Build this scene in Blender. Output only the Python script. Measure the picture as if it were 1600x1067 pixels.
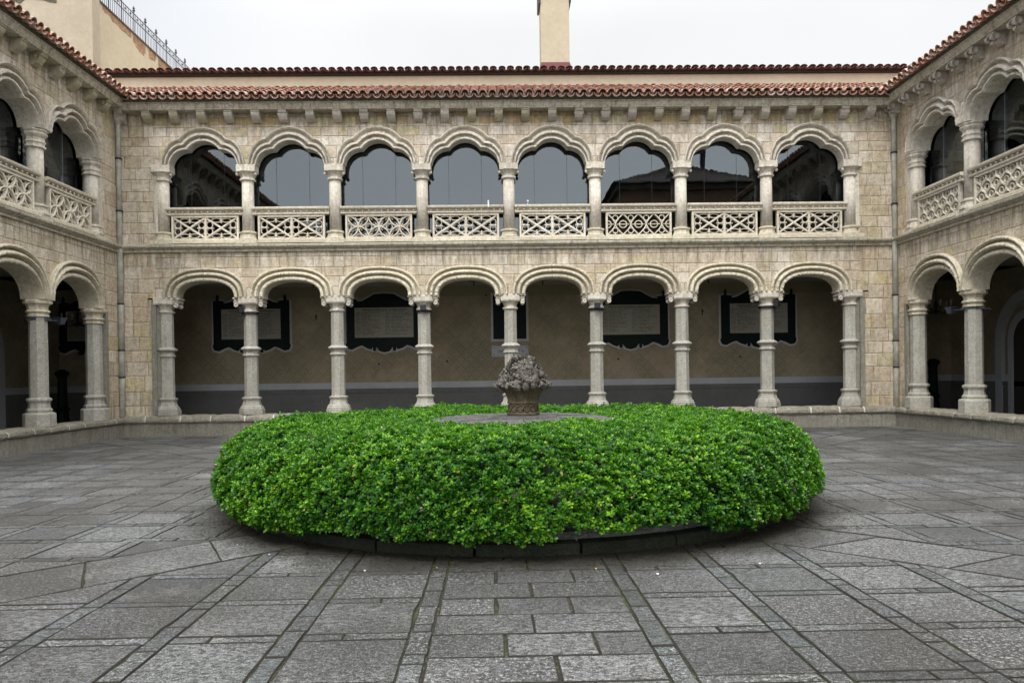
import bpy, math, random
import numpy as np
from mathutils import Matrix, Vector
random.seed(7)
rng = np.random.default_rng(11)
PI = math.pi
S = bpy.context.scene
for o in list(bpy.data.objects):
    bpy.data.objects.remove(o)

# ------------------------------------------------------------------ camera
W = 10.2                       # half width of the courtyard
CX, CY, CZ = -0.4148, -20.2741, 1.4932
YAW, PIT, ROL = -0.01933, -0.00656, 0.01338
cd = bpy.data.cameras.new('camera')
cam = bpy.data.objects.new('camera', cd)
S.collection.objects.link(cam)
S.camera = cam
cd.sensor_fit = 'HORIZONTAL'
cd.sensor_width = 36
cd.lens = 1206.26 / 1600 * 36
cd.shift_y = (592.95 - 533.5) / 1600
cd.clip_start = 0.05
cd.clip_end = 800
cam.matrix_world = (Matrix.Translation((CX, CY, CZ)) @ Matrix.Rotation(YAW, 4, 'Z') @
                    Matrix.Rotation(PI / 2 + PIT, 4, 'X') @ Matrix.Rotation(-ROL, 4, 'Z'))

# ------------------------------------------------------------------ sky and sun
SUN_EL, SUN_AZ = math.radians(52), math.radians(205)      # azimuth clockwise from +Y: behind the camera, a little to the left
world = bpy.data.worlds.new('World')
S.world = world
world.use_nodes = True
nt = world.node_tree
nt.nodes.clear()
wl = nt.links.new


def wnode(t, **k):
    n = nt.nodes.new(t)
    for a, b in k.items():
        setattr(n, a, b)
    return n


wout = wnode('ShaderNodeOutputWorld')
wbg = wnode('ShaderNodeBackground')
wl(wbg.outputs[0], wout.inputs[0])
wbg.inputs['Strength'].default_value = 0.1
sky = wnode('ShaderNodeTexSky', sky_type='NISHITA')
sky.sun_disc = False
sky.sun_elevation = SUN_EL
sky.sun_rotation = SUN_AZ
sky.dust_density = 3.0
tc = wnode('ShaderNodeTexCoord')
sx = wnode('ShaderNodeSeparateXYZ')
wl(tc.outputs['Generated'], sx.inputs[0])


def wmath(op, a, b=None, c=None, clamp=False):
    n = wnode('ShaderNodeMath', operation=op)
    n.use_clamp = clamp
    for i, v in enumerate((a, b, c)):
        if v is None:
            continue
        if isinstance(v, (int, float)):
            n.inputs[i].default_value = v
        else:
            wl(v, n.inputs[i])
    return n.outputs[0]


# overcast luminance: brighter to the zenith and towards the veiled sun
elev = wmath('MAXIMUM', sx.outputs[2], 0.0)
zen = wmath('SMOOTH_MAX', wmath('MULTIPLY', wmath('SUBTRACT', elev, 0.42), 4.9), 0.0, 0.2)
back = wmath('MULTIPLY', wmath('MAXIMUM', wmath('MULTIPLY', sx.outputs[1], -1.0), 0.0), 1.15)
lum = wmath('ADD', wmath('ADD', zen, back), 0.78)
cl = wnode('ShaderNodeTexNoise')
cl.inputs['Scale'].default_value = 2.2
cl.inputs['Detail'].default_value = 3
wl(tc.outputs['Generated'], cl.inputs['Vector'])
lum = wmath('MULTIPLY', lum, wmath('MULTIPLY_ADD', cl.outputs['Fac'], 0.34, 0.82))
cc = wnode('ShaderNodeCombineColor')
wl(wmath('MULTIPLY', lum, 7.75), cc.inputs[0])
wl(wmath('MULTIPLY', lum, 7.85), cc.inputs[1])
wl(wmath('MULTIPLY', lum, 7.95), cc.inputs[2])
# thin patch of blue showing through on the left
mixb = wnode('ShaderNodeMix', data_type='RGBA')
bl = wmath('MULTIPLY', wmath('SUBTRACT', wmath('MULTIPLY', sx.outputs[0], -1.0), 0.22), 2.2, clamp=True)
bl = wmath('MULTIPLY', bl, wmath('MULTIPLY', wmath('SUBTRACT', elev, 0.2), 3.0, clamp=True))
wl(wmath('MULTIPLY', bl, 0.8, clamp=True), mixb.inputs[0])
wl(cc.outputs[0], mixb.inputs[6])
skm = wnode('ShaderNodeVectorMath', operation='SCALE')
skm.inputs['Scale'].default_value = 1.0
wl(sky.outputs[0], skm.inputs[0])
skc = wnode('ShaderNodeMix', data_type='RGBA', blend_type='MIX')
skc.inputs[0].default_value = 0.25
skc.inputs[6].default_value = (4.1, 4.7, 6.2, 1)
wl(skm.outputs[0], skc.inputs[7])
wl(skc.outputs[2], mixb.inputs[7])
wl(mixb.outputs[2], wbg.inputs[0])

sl = bpy.data.lights.new('sun', 'SUN')
sl.energy = 1.4
sl.angle = math.radians(14)
sl.color = (1, 0.965, 0.9)
sun = bpy.data.objects.new('sun', sl)
S.collection.objects.link(sun)
sd = Vector((math.sin(SUN_AZ) * math.cos(SUN_EL), math.cos(SUN_AZ) * math.cos(SUN_EL), math.sin(SUN_EL)))
sun.rotation_euler = sd.to_track_quat('Z', 'Y').to_euler()

S.view_settings.view_transform = 'Standard'
S.view_settings.look = 'None'
S.view_settings.exposure = 0.62
S.view_settings.gamma = 1.0
S.view_settings.use_curve_mapping = False
S.render.engine = 'CYCLES'
S.cycles.max_bounces = 8
S.cycles.transparent_max_bounces = 12


# ------------------------------------------------------------------ material helpers
class NT:
    def __init__(self, name):
        self.m = bpy.data.materials.new(name)
        self.m.use_nodes = True
        self.t = self.m.node_tree
        self.t.nodes.clear()
        self.out = self.n('ShaderNodeOutputMaterial')
        self.b = self.n('ShaderNodeBsdfPrincipled')
        self.l(self.b.outputs[0], self.out.inputs[0])
        self.tc = self.n('ShaderNodeTexCoord')
        self.obj = self.tc.outputs['Object']

    def n(self, t, **k):
        x = self.t.nodes.new(t)
        for a, b in k.items():
            setattr(x, a, b)
        return x

    def l(self, a, b):
        self.t.links.new(a, b)

    def set(self, sock, v):
        if isinstance(v, (int, float)):
            sock.default_value = v
        elif isinstance(v, tuple):
            sock.default_value = v if len(v) == len(sock.default_value) else v + (1,)
        else:
            self.l(v, sock)

    def math(self, op, a, b=None, c=None, clamp=False):
        x = self.n('ShaderNodeMath', operation=op)
        x.use_clamp = clamp
        for i, v in enumerate((a, b, c)):
            if v is not None:
                self.set(x.inputs[i], v)
        return x.outputs[0]

    def noise(self, scale, detail=4, rough=0.55, vec=None, dim='3D', w=None, out='Fac'):
        x = self.n('ShaderNodeTexNoise', noise_dimensions=dim)
        x.inputs['Scale'].default_value = scale
        x.inputs['Detail'].default_value = detail
        x.inputs['Roughness'].default_value = rough
        if dim != '1D':
            self.l(vec if vec is not None else self.obj, x.inputs['Vector'])
        return x.outputs[out]

    def ramp(self, f, stops, interp='LINEAR'):
        x = self.n('ShaderNodeValToRGB')
        x.color_ramp.interpolation = interp
        e = x.color_ramp.elements
        while len(e) > 1:
            e.remove(e[-1])
        for i, (p, c) in enumerate(stops):
            if isinstance(c, (int, float)):
                c = (c, c, c)
            if i == 0:
                e[0].position = p
                k = e[0]
            else:
                k = e.new(p)
            k.color = tuple(c) + (1,) if len(c) == 3 else c
        self.l(f, x.inputs[0])
        return x.outputs[0]

    def mix(self, f, a, b, mode='MIX'):
        x = self.n('ShaderNodeMix', data_type='RGBA', blend_type=mode)
        x.clamp_factor = True
        self.set(x.inputs[0], f)
        self.set(x.inputs[6], a)
        self.set(x.inputs[7], b)
        return x.outputs[2]

    def map(self, v, a0, a1, b0, b1):
        x = self.n('ShaderNodeMapRange')
        self.l(v, x.inputs[0])
        for i, q in enumerate((a0, a1, b0, b1)):
            x.inputs[i + 1].default_value = q
        return x.outputs[0]

    def bump(self, h, strength=0.5, dist=0.01, normal=None):
        x = self.n('ShaderNodeBump')
        x.inputs['Strength'].default_value = strength
        x.inputs['Distance'].default_value = dist
        self.l(h, x.inputs['Height'])
        if normal is not None:
            self.l(normal, x.inputs['Normal'])
        return x.outputs[0]

    def fin(self, col, rough=0.85, normal=None, metal=0.0, spec=0.4):
        self.set(self.b.inputs['Base Color'], col)
        self.set(self.b.inputs['Roughness'], rough)
        self.b.inputs['Metallic'].default_value = metal
        self.b.inputs['Specular IOR Level'].default_value = spec
        if normal is not None:
            self.l(normal, self.b.inputs['Normal'])
        return self.m


def sep(g, vec):
    x = g.n('ShaderNodeSeparateXYZ')
    g.l(vec, x.inputs[0])
    return x.outputs


def lerp_(a, b, t):
    return a + (b - a) * t


def ashlar(name, rowh=0.285, colw=0.42, palette=None, joint=(0.34, 0.285, 0.215), seed=0.0, wear=1.0):
    """coursed stonework: rows of uneven height, blocks of uneven length, each with its own stone colour"""
    g = NT(name)
    wob = g.noise(5.0, 3, out='Color')
    dv = g.n('ShaderNodeVectorMath', operation='MULTIPLY_ADD')
    g.l(wob, dv.inputs[0])
    dv.inputs[1].default_value = (0.03, 0.03, 0.03)
    g.l(g.obj, dv.inputs[2])
    X, Y, Z = sep(g, dv.outputs[0])
    zr = g.math('MULTIPLY_ADD', Z, 1 / rowh, seed + 11.3)
    v1 = g.n('ShaderNodeTexVoronoi', voronoi_dimensions='1D', feature='DISTANCE_TO_EDGE')
    v1c = g.n('ShaderNodeTexVoronoi', voronoi_dimensions='1D', feature='F1')
    for v in (v1, v1c):
        v.inputs['Scale'].default_value = 1
        v.inputs['Randomness'].default_value = 0.55
        g.l(zr, v.inputs['W'])
    rid = g.n('ShaderNodeSeparateColor')
    g.l(v1c.outputs['Color'], rid.inputs[0])
    xs = g.math('ADD', g.math('MULTIPLY', g.math('ADD', X, g.math('MULTIPLY', Y, 1.0)), 1 / colw),
                g.math('MULTIPLY', rid.outputs[0], 57.3))
    v2 = g.n('ShaderNodeTexVoronoi', voronoi_dimensions='1D', feature='DISTANCE_TO_EDGE')
    v2c = g.n('ShaderNodeTexVoronoi', voronoi_dimensions='1D', feature='F1')
    for v in (v2, v2c):
        v.inputs['Scale'].default_value = 1
        v.inputs['Randomness'].default_value = 0.75
        g.l(xs, v.inputs['W'])
    bid = g.n('ShaderNodeSeparateColor')
    g.l(v2c.outputs['Color'], bid.inputs[0])
    dz = g.math('MULTIPLY', v1.outputs['Distance'], rowh)
    dx = g.math('MULTIPLY', v2.outputs['Distance'], colw)
    d = g.math('MINIMUM', dz, dx)
    pal = palette or [(0.0, (.52, .46, .34)), (.16, (.60, .55, .45)), (.3, (.54, .46, .35)), (.42, (.50, .44, .29)),
                      (.54, (.62, .58, .50)), (.66, (.52, .46, .28)), (.74, (.56, .51, .41)), (.86, (.57, .49, .39)),
                      (.95, (.50, .39, .24))]
    pal2 = []
    for p_, c_ in pal:
        c_ = (c_[0] * 1.20, c_[1] * 1.16, c_[2] * 1.16)
        lm = (c_[0] * .3 + c_[1] * .6 + c_[2] * .1) * 1.04
        pal2.append((p_, tuple(lerp_(a_, lm * t_, .18) for a_, t_ in zip(c_, (1.04, 1.0, .90)))))
    base = g.ramp(bid.outputs[1], pal2, 'CONSTANT')
    if name == 'ashlar_upper':                      # ochre blocks set between the corbels
        okr = g.ramp(bid.outputs[2], [(0, (.52, .40, .18)), (.3, (.60, .52, .44)), (.5, (.50, .36, .19)), (.65, (.55, .50, .30)), (.85, (.62, .57, .50))], 'CONSTANT')
        base = g.mix(g.math('GREATER_THAN', sep(g, g.obj)[2], 8.06), base, okr)
    val = g.map(bid.outputs[2], 0, 1, .84, 1.10)
    vs = g.n('ShaderNodeVectorMath', operation='SCALE')
    g.l(base, vs.inputs[0])
    g.l(val, vs.inputs['Scale'])
    n1 = g.noise(1.1, 5, .6)
    n2 = g.noise(9, 5, .7)
    n3 = g.noise(48, 4, .8)
    col = g.mix(g.ramp(n1, [(.3, 0), (.62, .55 * wear)]), vs.outputs[0], (.66, .59, .47))
    mp = g.n('ShaderNodeMapping')
    mp.inputs['Scale'].default_value = (5, 5, .7)
    g.l(g.obj, mp.inputs[0])
    n4 = g.noise(1.0, 5, .65, mp.outputs[0])
    n5 = g.noise(26, 4, .75)
    col = g.mix(g.ramp(n4, [(.5, 0), (.7, .6)]), col, (.55, .50, .42), 'MULTIPLY')
    col = g.mix(g.ramp(n2, [(.42, 0.0), (.66, .9)]), col, (.62, .56, .47), 'MULTIPLY')
    col = g.mix(g.ramp(n5, [(.56, 0), (.66, .55)]), col, (.66, .62, .56))
    col = g.mix(g.ramp(n3, [(.40, .75), (.5, 0)]), col, (.32, .27, .21), 'MULTIPLY')
    col = g.mix(g.ramp(g.noise(2.6, 6, .75), [(.56, 0), (.66, .45)]), col, (.30, .27, .20))
    col = g.mix(g.ramp(g.noise(.8, 5, .7), [(.52, 0), (.68, .5)]), col, (.74, .70, .61))
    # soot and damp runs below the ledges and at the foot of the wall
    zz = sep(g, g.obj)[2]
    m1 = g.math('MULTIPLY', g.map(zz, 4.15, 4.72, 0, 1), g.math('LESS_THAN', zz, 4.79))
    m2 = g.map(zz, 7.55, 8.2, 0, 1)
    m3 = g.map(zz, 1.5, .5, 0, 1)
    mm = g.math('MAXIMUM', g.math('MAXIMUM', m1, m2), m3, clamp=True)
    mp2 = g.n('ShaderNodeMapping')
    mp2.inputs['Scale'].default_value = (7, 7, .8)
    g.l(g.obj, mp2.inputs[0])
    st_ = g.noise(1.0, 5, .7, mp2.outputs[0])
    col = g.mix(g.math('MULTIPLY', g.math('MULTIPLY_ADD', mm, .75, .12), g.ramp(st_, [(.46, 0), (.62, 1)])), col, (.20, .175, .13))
    jm = g.ramp(d, [(.004, 1), (.011, 0)])
    jv = g.noise(2.3, 2)
    col = g.mix(g.math('MULTIPLY', jm, g.ramp(jv, [(.40, .05), (.64, .8)])), col, joint)
    h = g.math('ADD', g.math('MULTIPLY', g.ramp(d, [(0, 0), (.018, 1)]), .6),
               g.math('ADD', g.math('MULTIPLY', n2, .8), g.math('MULTIPLY', n3, .35)))
    h = g.math('ADD', g.math('ADD', h, g.math('MULTIPLY', bid.outputs[0], .5)), g.math('MULTIPLY', n5, .7))
    return g.fin(col, .92, g.bump(h, 1.0, .028), spec=.2)


def stone(name, c0, c1, dark, speck=0.5, bumpd=.012, streak=0.4, fine=70, hole=0.45, spec=.2, rough=.9):
    """dressed stone: two tones, grain, pits and weather streaks"""
    g = NT(name)
    oi = g.n('ShaderNodeObjectInfo')
    av = g.n('ShaderNodeVectorMath', operation='ADD')
    mv = g.n('ShaderNodeCombineXYZ')
    g.l(g.math('MULTIPLY', oi.outputs['Random'], 31.0), mv.inputs[0])
    g.l(g.obj, av.inputs[0])
    g.l(mv.outputs[0], av.inputs[1])
    P = av.outputs[0]
    n1 = g.noise(2.1, 5, .6, P)
    n2 = g.noise(13, 5, .7, P)
    n3 = g.noise(fine, 2, .7, P)
    col = g.mix(g.ramp(n1, [(.33, 0), (.66, 1)]), c0, c1)
    sv = g.n('ShaderNodeVectorMath', operation='SCALE')
    g.l(col, sv.inputs[0])
    g.l(g.map(oi.outputs['Random'], 0, 1, .84, 1.10), sv.inputs['Scale'])
    col = sv.outputs[0]
    # vertical rain streaks
    mp = g.n('ShaderNodeMapping')
    mp.inputs['Scale'].default_value = (11, 11, 1.0)
    g.l(P, mp.inputs[0])
    n4 = g.noise(1.0, 4, .6, mp.outputs[0])
    col = g.mix(g.ramp(n4, [(.5, 0), (.72, streak)]), col, dark)
    col = g.mix(g.ramp(n2, [(.40, 0), (.75, .7)]), col, dark)
    col = g.mix(g.ramp(n3, [(.36, speck), (.52, 0)]), col, tuple(x * hole for x in c0))
    col = g.mix(g.ramp(n3, [(.55, 0), (.68, speck * .6)]), col, tuple(min(.85, x * 1.35) for x in c1))
    # worn upward edges and dirt
    n6 = g.noise(30, 4, .75, P)
    col = g.mix(g.ramp(n6, [(.57, 0), (.66, .45)]), col, dark)
    h = g.math('ADD', g.math('ADD', g.math('MULTIPLY', n2, 1.0), g.math('MULTIPLY', n3, .4)), g.math('MULTIPLY', n6, .6))
    return g.fin(col, rough, g.bump(h, 1.0, bumpd), spec=spec)


M = {}
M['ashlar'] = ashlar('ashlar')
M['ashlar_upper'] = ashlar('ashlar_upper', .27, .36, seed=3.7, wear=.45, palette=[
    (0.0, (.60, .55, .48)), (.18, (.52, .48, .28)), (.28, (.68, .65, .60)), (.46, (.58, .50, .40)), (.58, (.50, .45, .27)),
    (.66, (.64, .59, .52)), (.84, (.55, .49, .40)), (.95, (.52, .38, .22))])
M['ashlar_warm'] = ashlar('ashlar_warm', .36, .46, seed=9.1, wear=.7, palette=[
    (0.0, (.56, .47, .34)), (.2, (.58, .52, .40)), (.4, (.54, .44, .31)), (.55, (.54, .47, .26)), (.7, (.60, .56, .46)),
    (.85, (.55, .45, .31)), (.94, (.48, .43, .26))])
M['limestone'] = stone('limestone', (.64, .585, .49), (.73, .685, .61), (.27, .23, .16), speck=.4, streak=.6)
M['weathered'] = stone('weathered_limestone', (.52, .48, .37), (.65, .61, .52), (.12, .10, .07), speck=.6, streak=.75, bumpd=.02)
M['limestone_warm'] = stone('limestone_warm', (.62, .56, .43), (.70, .65, .53), (.27, .22, .13), speck=.4, streak=.5)
M['limestone_pale'] = stone('limestone_pale', (.66, .60, .49), (.73, .69, .60), (.36, .29, .19), speck=.35, streak=.5)
M['granite'] = stone('granite', (.38, .365, .31), (.49, .475, .425), (.18, .17, .13), speck=.9, fine=95, bumpd=.006)
M['granite_dark'] = stone('granite_dark', (.24, .225, .18), (.31, .295, .25), (.10, .095, .075), speck=.7, fine=80, streak=.7)
M['coping'] = stone('coping', (.29, .27, .21), (.40, .37, .30), (.09, .085, .06), speck=.8, fine=60, bumpd=.03, streak=.1)
M['kerb'] = stone('kerb', (.028, .032, .022), (.045, .048, .036), (.012, .018, .009), speck=.8, fine=80)
M['corbel'] = stone('corbel', (.42, .38, .25), (.50, .46, .38), (.22, .20, .10), speck=.5)
M['corbel_pale'] = stone('corbel_pale', (.50, .45, .39), (.56, .52, .47), (.28, .24, .18), speck=.5)
M['carved'] = stone('carved_grey_stone', (.11, .10, .088), (.27, .25, .22), (.028, .025, .021), speck=.7, fine=60, bumpd=.02)
M['basket'] = stone('basket_stone', (.10, .08, .05), (.16, .13, .085), (.05, .04, .025), speck=.6, fine=60, bumpd=.02, streak=.9)
M['table_stone'] = stone('table_stone', (.085, .083, .08), (.14, .137, .132), (.025, .024, .022), speck=.7, fine=25, bumpd=.01)
M['mortar'] = stone('mortar', (.55, .51, .44), (.6, .57, .5), (.4, .36, .3), speck=.2)


def plaster(name, c, c2, pit=.25):
    g = NT(name)
    n1 = g.noise(.55, 5, .6)
    n2 = g.noise(7, 6, .7)
    n3 = g.noise(2.4, 6, .75)
    col = g.mix(g.ramp(n1, [(.35, 0), (.65, 1)]), c, c2)
    col = g.mix(g.ramp(n3, [(.62, 0), (.72, pit)]), col, tuple(x * .45 for x in c))
    col = g.mix(g.ramp(n2, [(.4, .18), (.6, 0)]), col, tuple(x * .6 for x in c))
    return g.fin(col, .95, g.bump(n2, .5, .015), spec=.15)


M['cream'] = plaster('cream_plaster', (.43, .37, .27), (.49, .43, .32), .12)
M['cream_old'] = plaster('cream_plaster_old', (.36, .31, .235), (.45, .39, .30), .6)
M['dado'] = plaster('dark_dado', (.115, .117, .115), (.15, .15, .146), .5)
M['band'] = plaster('grey_blue_band', (.37, .385, .41), (.43, .44, .455), .2)
M['ceiling'] = plaster('ceiling_plaster', (.26, .245, .19), (.30, .28, .22))
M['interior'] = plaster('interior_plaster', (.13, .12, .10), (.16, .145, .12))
M['floor'] = plaster('gallery_flags', (.13, .125, .12), (.17, .165, .155))


def rubble():
    g = NT('exposed_brick')
    b = g.n('ShaderNodeTexBrick')
    rv = g.n('ShaderNodeCombineXYZ')
    X, Y, Z = sep(g, g.obj)
    g.l(g.math('ADD', X, Y), rv.inputs[0])
    g.l(Z, rv.inputs[1])
    g.l(rv.outputs[0], b.inputs['Vector'])
    b.inputs['Color1'].default_value = (.34, .13, .065, 1)
    b.inputs['Color2'].default_value = (.42, .22, .12, 1)
    b.inputs['Mortar'].default_value = (.36, .30, .22, 1)
    b.inputs['Scale'].default_value = 1
    b.inputs['Mortar Size'].default_value = .012
    b.inputs['Brick Width'].default_value = .26
    b.inputs['Row Height'].default_value = .065
    n = g.noise(6, 5, .7)
    col = g.mix(g.ramp(n, [(.4, 0), (.7, .8)]), b.outputs['Color'], (.13, .10, .07))
    return g.fin(col, .95, g.bump(g.math('ADD', n, b.outputs['Fac']), .7, .03), spec=.1)


M['brick'] = rubble()


def tiles():
    g = NT('terracotta_tiles')
    at = g.n('ShaderNodeAttribute', attribute_name='tint')
    sc = g.n('ShaderNodeSeparateColor')
    g.l(at.outputs['Color'], sc.inputs[0])
    col = g.ramp(sc.outputs[0], [(0, (.33, .15, .10)), (.35, (.42, .22, .15)), (.6, (.54, .35, .30)), (.85, (.42, .24, .16)), (1, (.60, .46, .40))])
    n = g.noise(14, 5, .7)
    col = g.mix(g.ramp(n, [(.45, 0), (.68, .75)]), col, (.15, .10, .075))
    n2 = g.noise(3, 4, .7)
    col = g.mix(g.ramp(n2, [(.5, 0), (.68, .65)]), col, (.20, .19, .13))
    return g.fin(col, .85, g.bump(n, .6, .008), spec=.25)


M['tile'] = tiles()


def simple(name, c, rough=.6, metal=0., var=.15, spec=.4, scale=20):
    g = NT(name)
    n = g.noise(scale, 4, .6)
    col = g.mix(g.ramp(n, [(.35, 0), (.65, 1)]), tuple(x * (1 - var) for x in c), tuple(min(1, x * (1 + var)) for x in c))
    return g.fin(col, rough, g.bump(n, .3, .003), metal, spec)


M['old_tile'] = simple('weathered_grey_tiles', (.14, .115, .095), .9, 0, .4, scale=3)
M['mortar_shaded'] = simple('shadowed_mortar', (.04, .035, .03), .9, 0, .4)  # mortar darkened so its colour carries the shade under the upper eaves
M['dark_tile'] = simple('shaded_eaves_tiles', (.12, .05, .042), .9, 0, .5, scale=7)  # tile colour darkened to stand for the shaded undersides at the upper eaves
M['flashing'] = simple('red_flashing', (.10, .022, .022), .7)
M['cream_light'] = plaster('cream_light_plaster', (.60, .53, .40), (.66, .59, .46), .1)
M['eaves_mortar'] = stone('eaves_mortar', (.13, .12, .10), (.21, .195, .16), (.06, .055, .045), speck=.7, bumpd=.03)
M['iron'] = simple('dark_iron', (.018, .02, .025), .5, .3)
M['rail_iron'] = simple('slate_grey_iron', (.07, .075, .10), .5, .2)
M['pipe'] = simple('grey_painted_pipe', (.44, .43, .375), .6, .0, .22, scale=6)
M['lamp_grey'] = simple('lamp_grey_metal', (.06, .075, .095), .45, .3)
M['ebony'] = simple('black_carved_wood', (.004, .011, .009), .5, 0, .3, .12)
M['halo'] = plaster('plaque_surround', (.45, .44, .44), (.5, .49, .48), .2)
M['sheet'] = simple('name_panel', (.30, .285, .235), .5, 0, .12)
M['letter'] = simple('panel_lettering', (.03, .025, .02), .7)
M['letter_pale'] = simple('panel_rule_lines', (.33, .31, .25), .7)
M['sign_white'] = simple('pale_sign_plate', (.40, .40, .43), .5)
M['wood_dark'] = simple('dark_wood_door', (.035, .028, .02), .6)
M['frame_metal'] = simple('pale_glazing_bar', (.35, .36, .36), .4, .3)
M['chimney_cap'] = simple('dark_chimney_cap', (.03, .03, .03), .6)
M['white_paint'] = simple('white_fitting', (.75, .75, .73), .4)
M['bulb'] = simple('opal_bulb', (.45, .43, .38), .2)


def pattern_wall():
    """incised plaster: interlaced circles, between the grey band and the plain frieze"""
    g = NT('incised_circle_plaster')
    X, Y, Z = sep(g, g.obj)
    p = .215
    lines = None
    k = 1 / (p * math.sqrt(2))
    cv = g.n('ShaderNodeCombineXYZ')
    g.l(g.math('FRACT', g.math('MULTIPLY_ADD', g.math('ADD', X, Z), k, 200.0)), cv.inputs[0])
    g.l(g.math('FRACT', g.math('MULTIPLY_ADD', g.math('SUBTRACT', X, Z), k, 200.0)), cv.inputs[1])
    for c in ((0, 0), (0, 1), (1, 0), (1, 1)):
        dn = g.n('ShaderNodeVectorMath', operation='DISTANCE')
        g.l(cv.outputs[0], dn.inputs[0])
        dn.inputs[1].default_value = (c[0], c[1], 0)
        e = g.math('ABSOLUTE', g.math('SUBTRACT', dn.outputs['Value'], .7071))
        lines = e if lines is None else g.math('MINIMUM', lines, e)
    ln = g.ramp(lines, [(.03, 1), (.085, 0)])
    n = g.noise(1.3, 5, .7)
    n2 = g.noise(30, 3, .7)
    base = g.mix(g.ramp(n, [(.38, 0), (.6, 1)]), (.24, .21, .145), (.36, .295, .205))
    base = g.mix(g.ramp(g.noise(.5, 3, .6), [(.45, 0), (.65, .6)]), base, (.18, .17, .115))
    
    above = g.math('LESS_THAN', Z, 3.93)
    ln2 = g.math('MULTIPLY', g.math('MULTIPLY', ln, above), g.ramp(n, [(.3, .45), (.55, 1)]))
    col = g.mix(g.math('MULTIPLY', ln2, .42), base, (.40, .35, .25))
    col = g.mix(g.ramp(n2, [(.38, .35), (.5, 0)]), col, (.13, .105, .07))
    col = g.mix(g.math('MULTIPLY', g.math('SUBTRACT', 1.0, above), .7), col, (.22, .205, .13))
    return g.fin(col, .95, g.bump(g.math('ADD', ln2, g.math('MULTIPLY', n2, .4)), .6, .008), spec=.1)


M['pattern'] = pattern_wall()


def glass():
    g = NT('tinted_glass')
    g.t.nodes.remove(g.b)
    fr = g.n('ShaderNodeFresnel')
    fr.inputs['IOR'].default_value = 1.5
    tr = g.n('ShaderNodeBsdfTransparent')
    tr.inputs[0].default_value = (.45, .47, .48, 1)
    gl = g.n('ShaderNodeBsdfGlossy')
    gl.inputs['Roughness'].default_value = 0.0
    gl.inputs['Color'].default_value = (.84, .94, 1.0, 1)
    g.l(g.bump(g.noise(1.3, 2, .5), .25, .004), gl.inputs['Normal'])
    mx = g.n('ShaderNodeMixShader')
    g.l(g.math('MULTIPLY_ADD', fr.outputs[0], 1.0, .05, clamp=True), mx.inputs[0])
    g.l(tr.outputs[0], mx.inputs[1])
    g.l(gl.outputs[0], mx.inputs[2])
    g.l(mx.outputs[0], g.out.inputs[0])
    return g.m


M['glass'] = glass()


def paving():
    g = NT('granite_paving')
    at = g.n('ShaderNodeAttribute', attribute_name='tint')
    sc = g.n('ShaderNodeSeparateColor')
    g.l(at.outputs['Color'], sc.inputs[0])
    base = g.mix(sc.outputs[0], (.078, .079, .078), (.315, .317, .312))
    blue = g.mix(sc.outputs[0], (.055, .085, .088), (.12, .16, .17))
    col = g.mix(sc.outputs[1], base, blue)
    n1 = g.noise(.45, 4, .6)
    n2 = g.noise(4.5, 5, .65)
    n3 = g.noise(42, 4, .8)
    n4 = g.noise(120, 2, .8)
    mp = g.n('ShaderNodeMapping')
    mp.inputs['Scale'].default_value = (1, 1.8, 1)
    mp.inputs['Rotation'].default_value = (0, 0, .5)
    g.l(g.obj, mp.inputs[0])
    n5 = g.noise(17, 5, .85, mp.outputs[0])
    col = g.mix(g.ramp(n1, [(.42, 0), (.56, .85)]), col, (.042, .040, .037))
    n7 = g.noise(1.6, 5, .7)
    col = g.mix(g.ramp(n7, [(.54, 0), (.64, .5)]), col, (.26, .255, .24))
    col = g.mix(g.ramp(n2, [(.47, 0), (.64, .6)]), col, (.055, .053, .048))
    col = g.mix(g.ramp(n5, [(.475, .95), (.525, 0)]), col, (.018, .017, .015))
    wv = g.math('MULTIPLY_ADD', g.math('FRACT', g.math('MULTIPLY', sc.outputs[0], 7.3)), .8, .2)
    col = g.mix(g.math('MULTIPLY', g.ramp(n3, [(.53, 0), (.60, .85)]), wv), col, (.52, .52, .50))
    col = g.mix(g.ramp(n4, [(.40, .6), (.5, 0)]), col, (.04, .04, .038))
    col = g.mix(g.ramp(n4, [(.58, 0), (.68, .6)]), col, (.55, .55, .53))
    # soil round the planter plus the hedge's contact shade painted in, ragged outline
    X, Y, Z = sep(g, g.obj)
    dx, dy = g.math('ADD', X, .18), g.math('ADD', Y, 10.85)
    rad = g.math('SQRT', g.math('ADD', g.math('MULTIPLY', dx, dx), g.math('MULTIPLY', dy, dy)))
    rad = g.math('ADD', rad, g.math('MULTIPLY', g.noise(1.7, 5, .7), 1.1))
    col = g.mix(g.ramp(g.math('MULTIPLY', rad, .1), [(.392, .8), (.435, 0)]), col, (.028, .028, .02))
    col = g.mix(sc.outputs[2], col, (.03, .028, .022))
    h = g.math('ADD', g.math('MULTIPLY', n3, 1.0), g.math('ADD', g.math('MULTIPLY', n5, 1.0), g.math('MULTIPLY', n2, .8)))
    return g.fin(col, g.ramp(n1, [(.4, .62), (.6, .42)]), g.bump(h, 1.0, .022), spec=.4)


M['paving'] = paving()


def joints():
    g = NT('paving_joints')
    n = g.noise(3.0, 5, .7)
    n2 = g.noise(40, 4, .8)
    col = g.mix(g.ramp(n, [(.5, 0), (.62, 1)]), (.026, .024, .019), (.045, .055, .02))
    col = g.mix(g.ramp(n2, [(.55, 0), (.65, .5)]), col, (.2, .18, .14))
    return g.fin(col, .95, g.bump(n2, .6, .01), spec=.1)


M['joint'] = joints()


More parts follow.
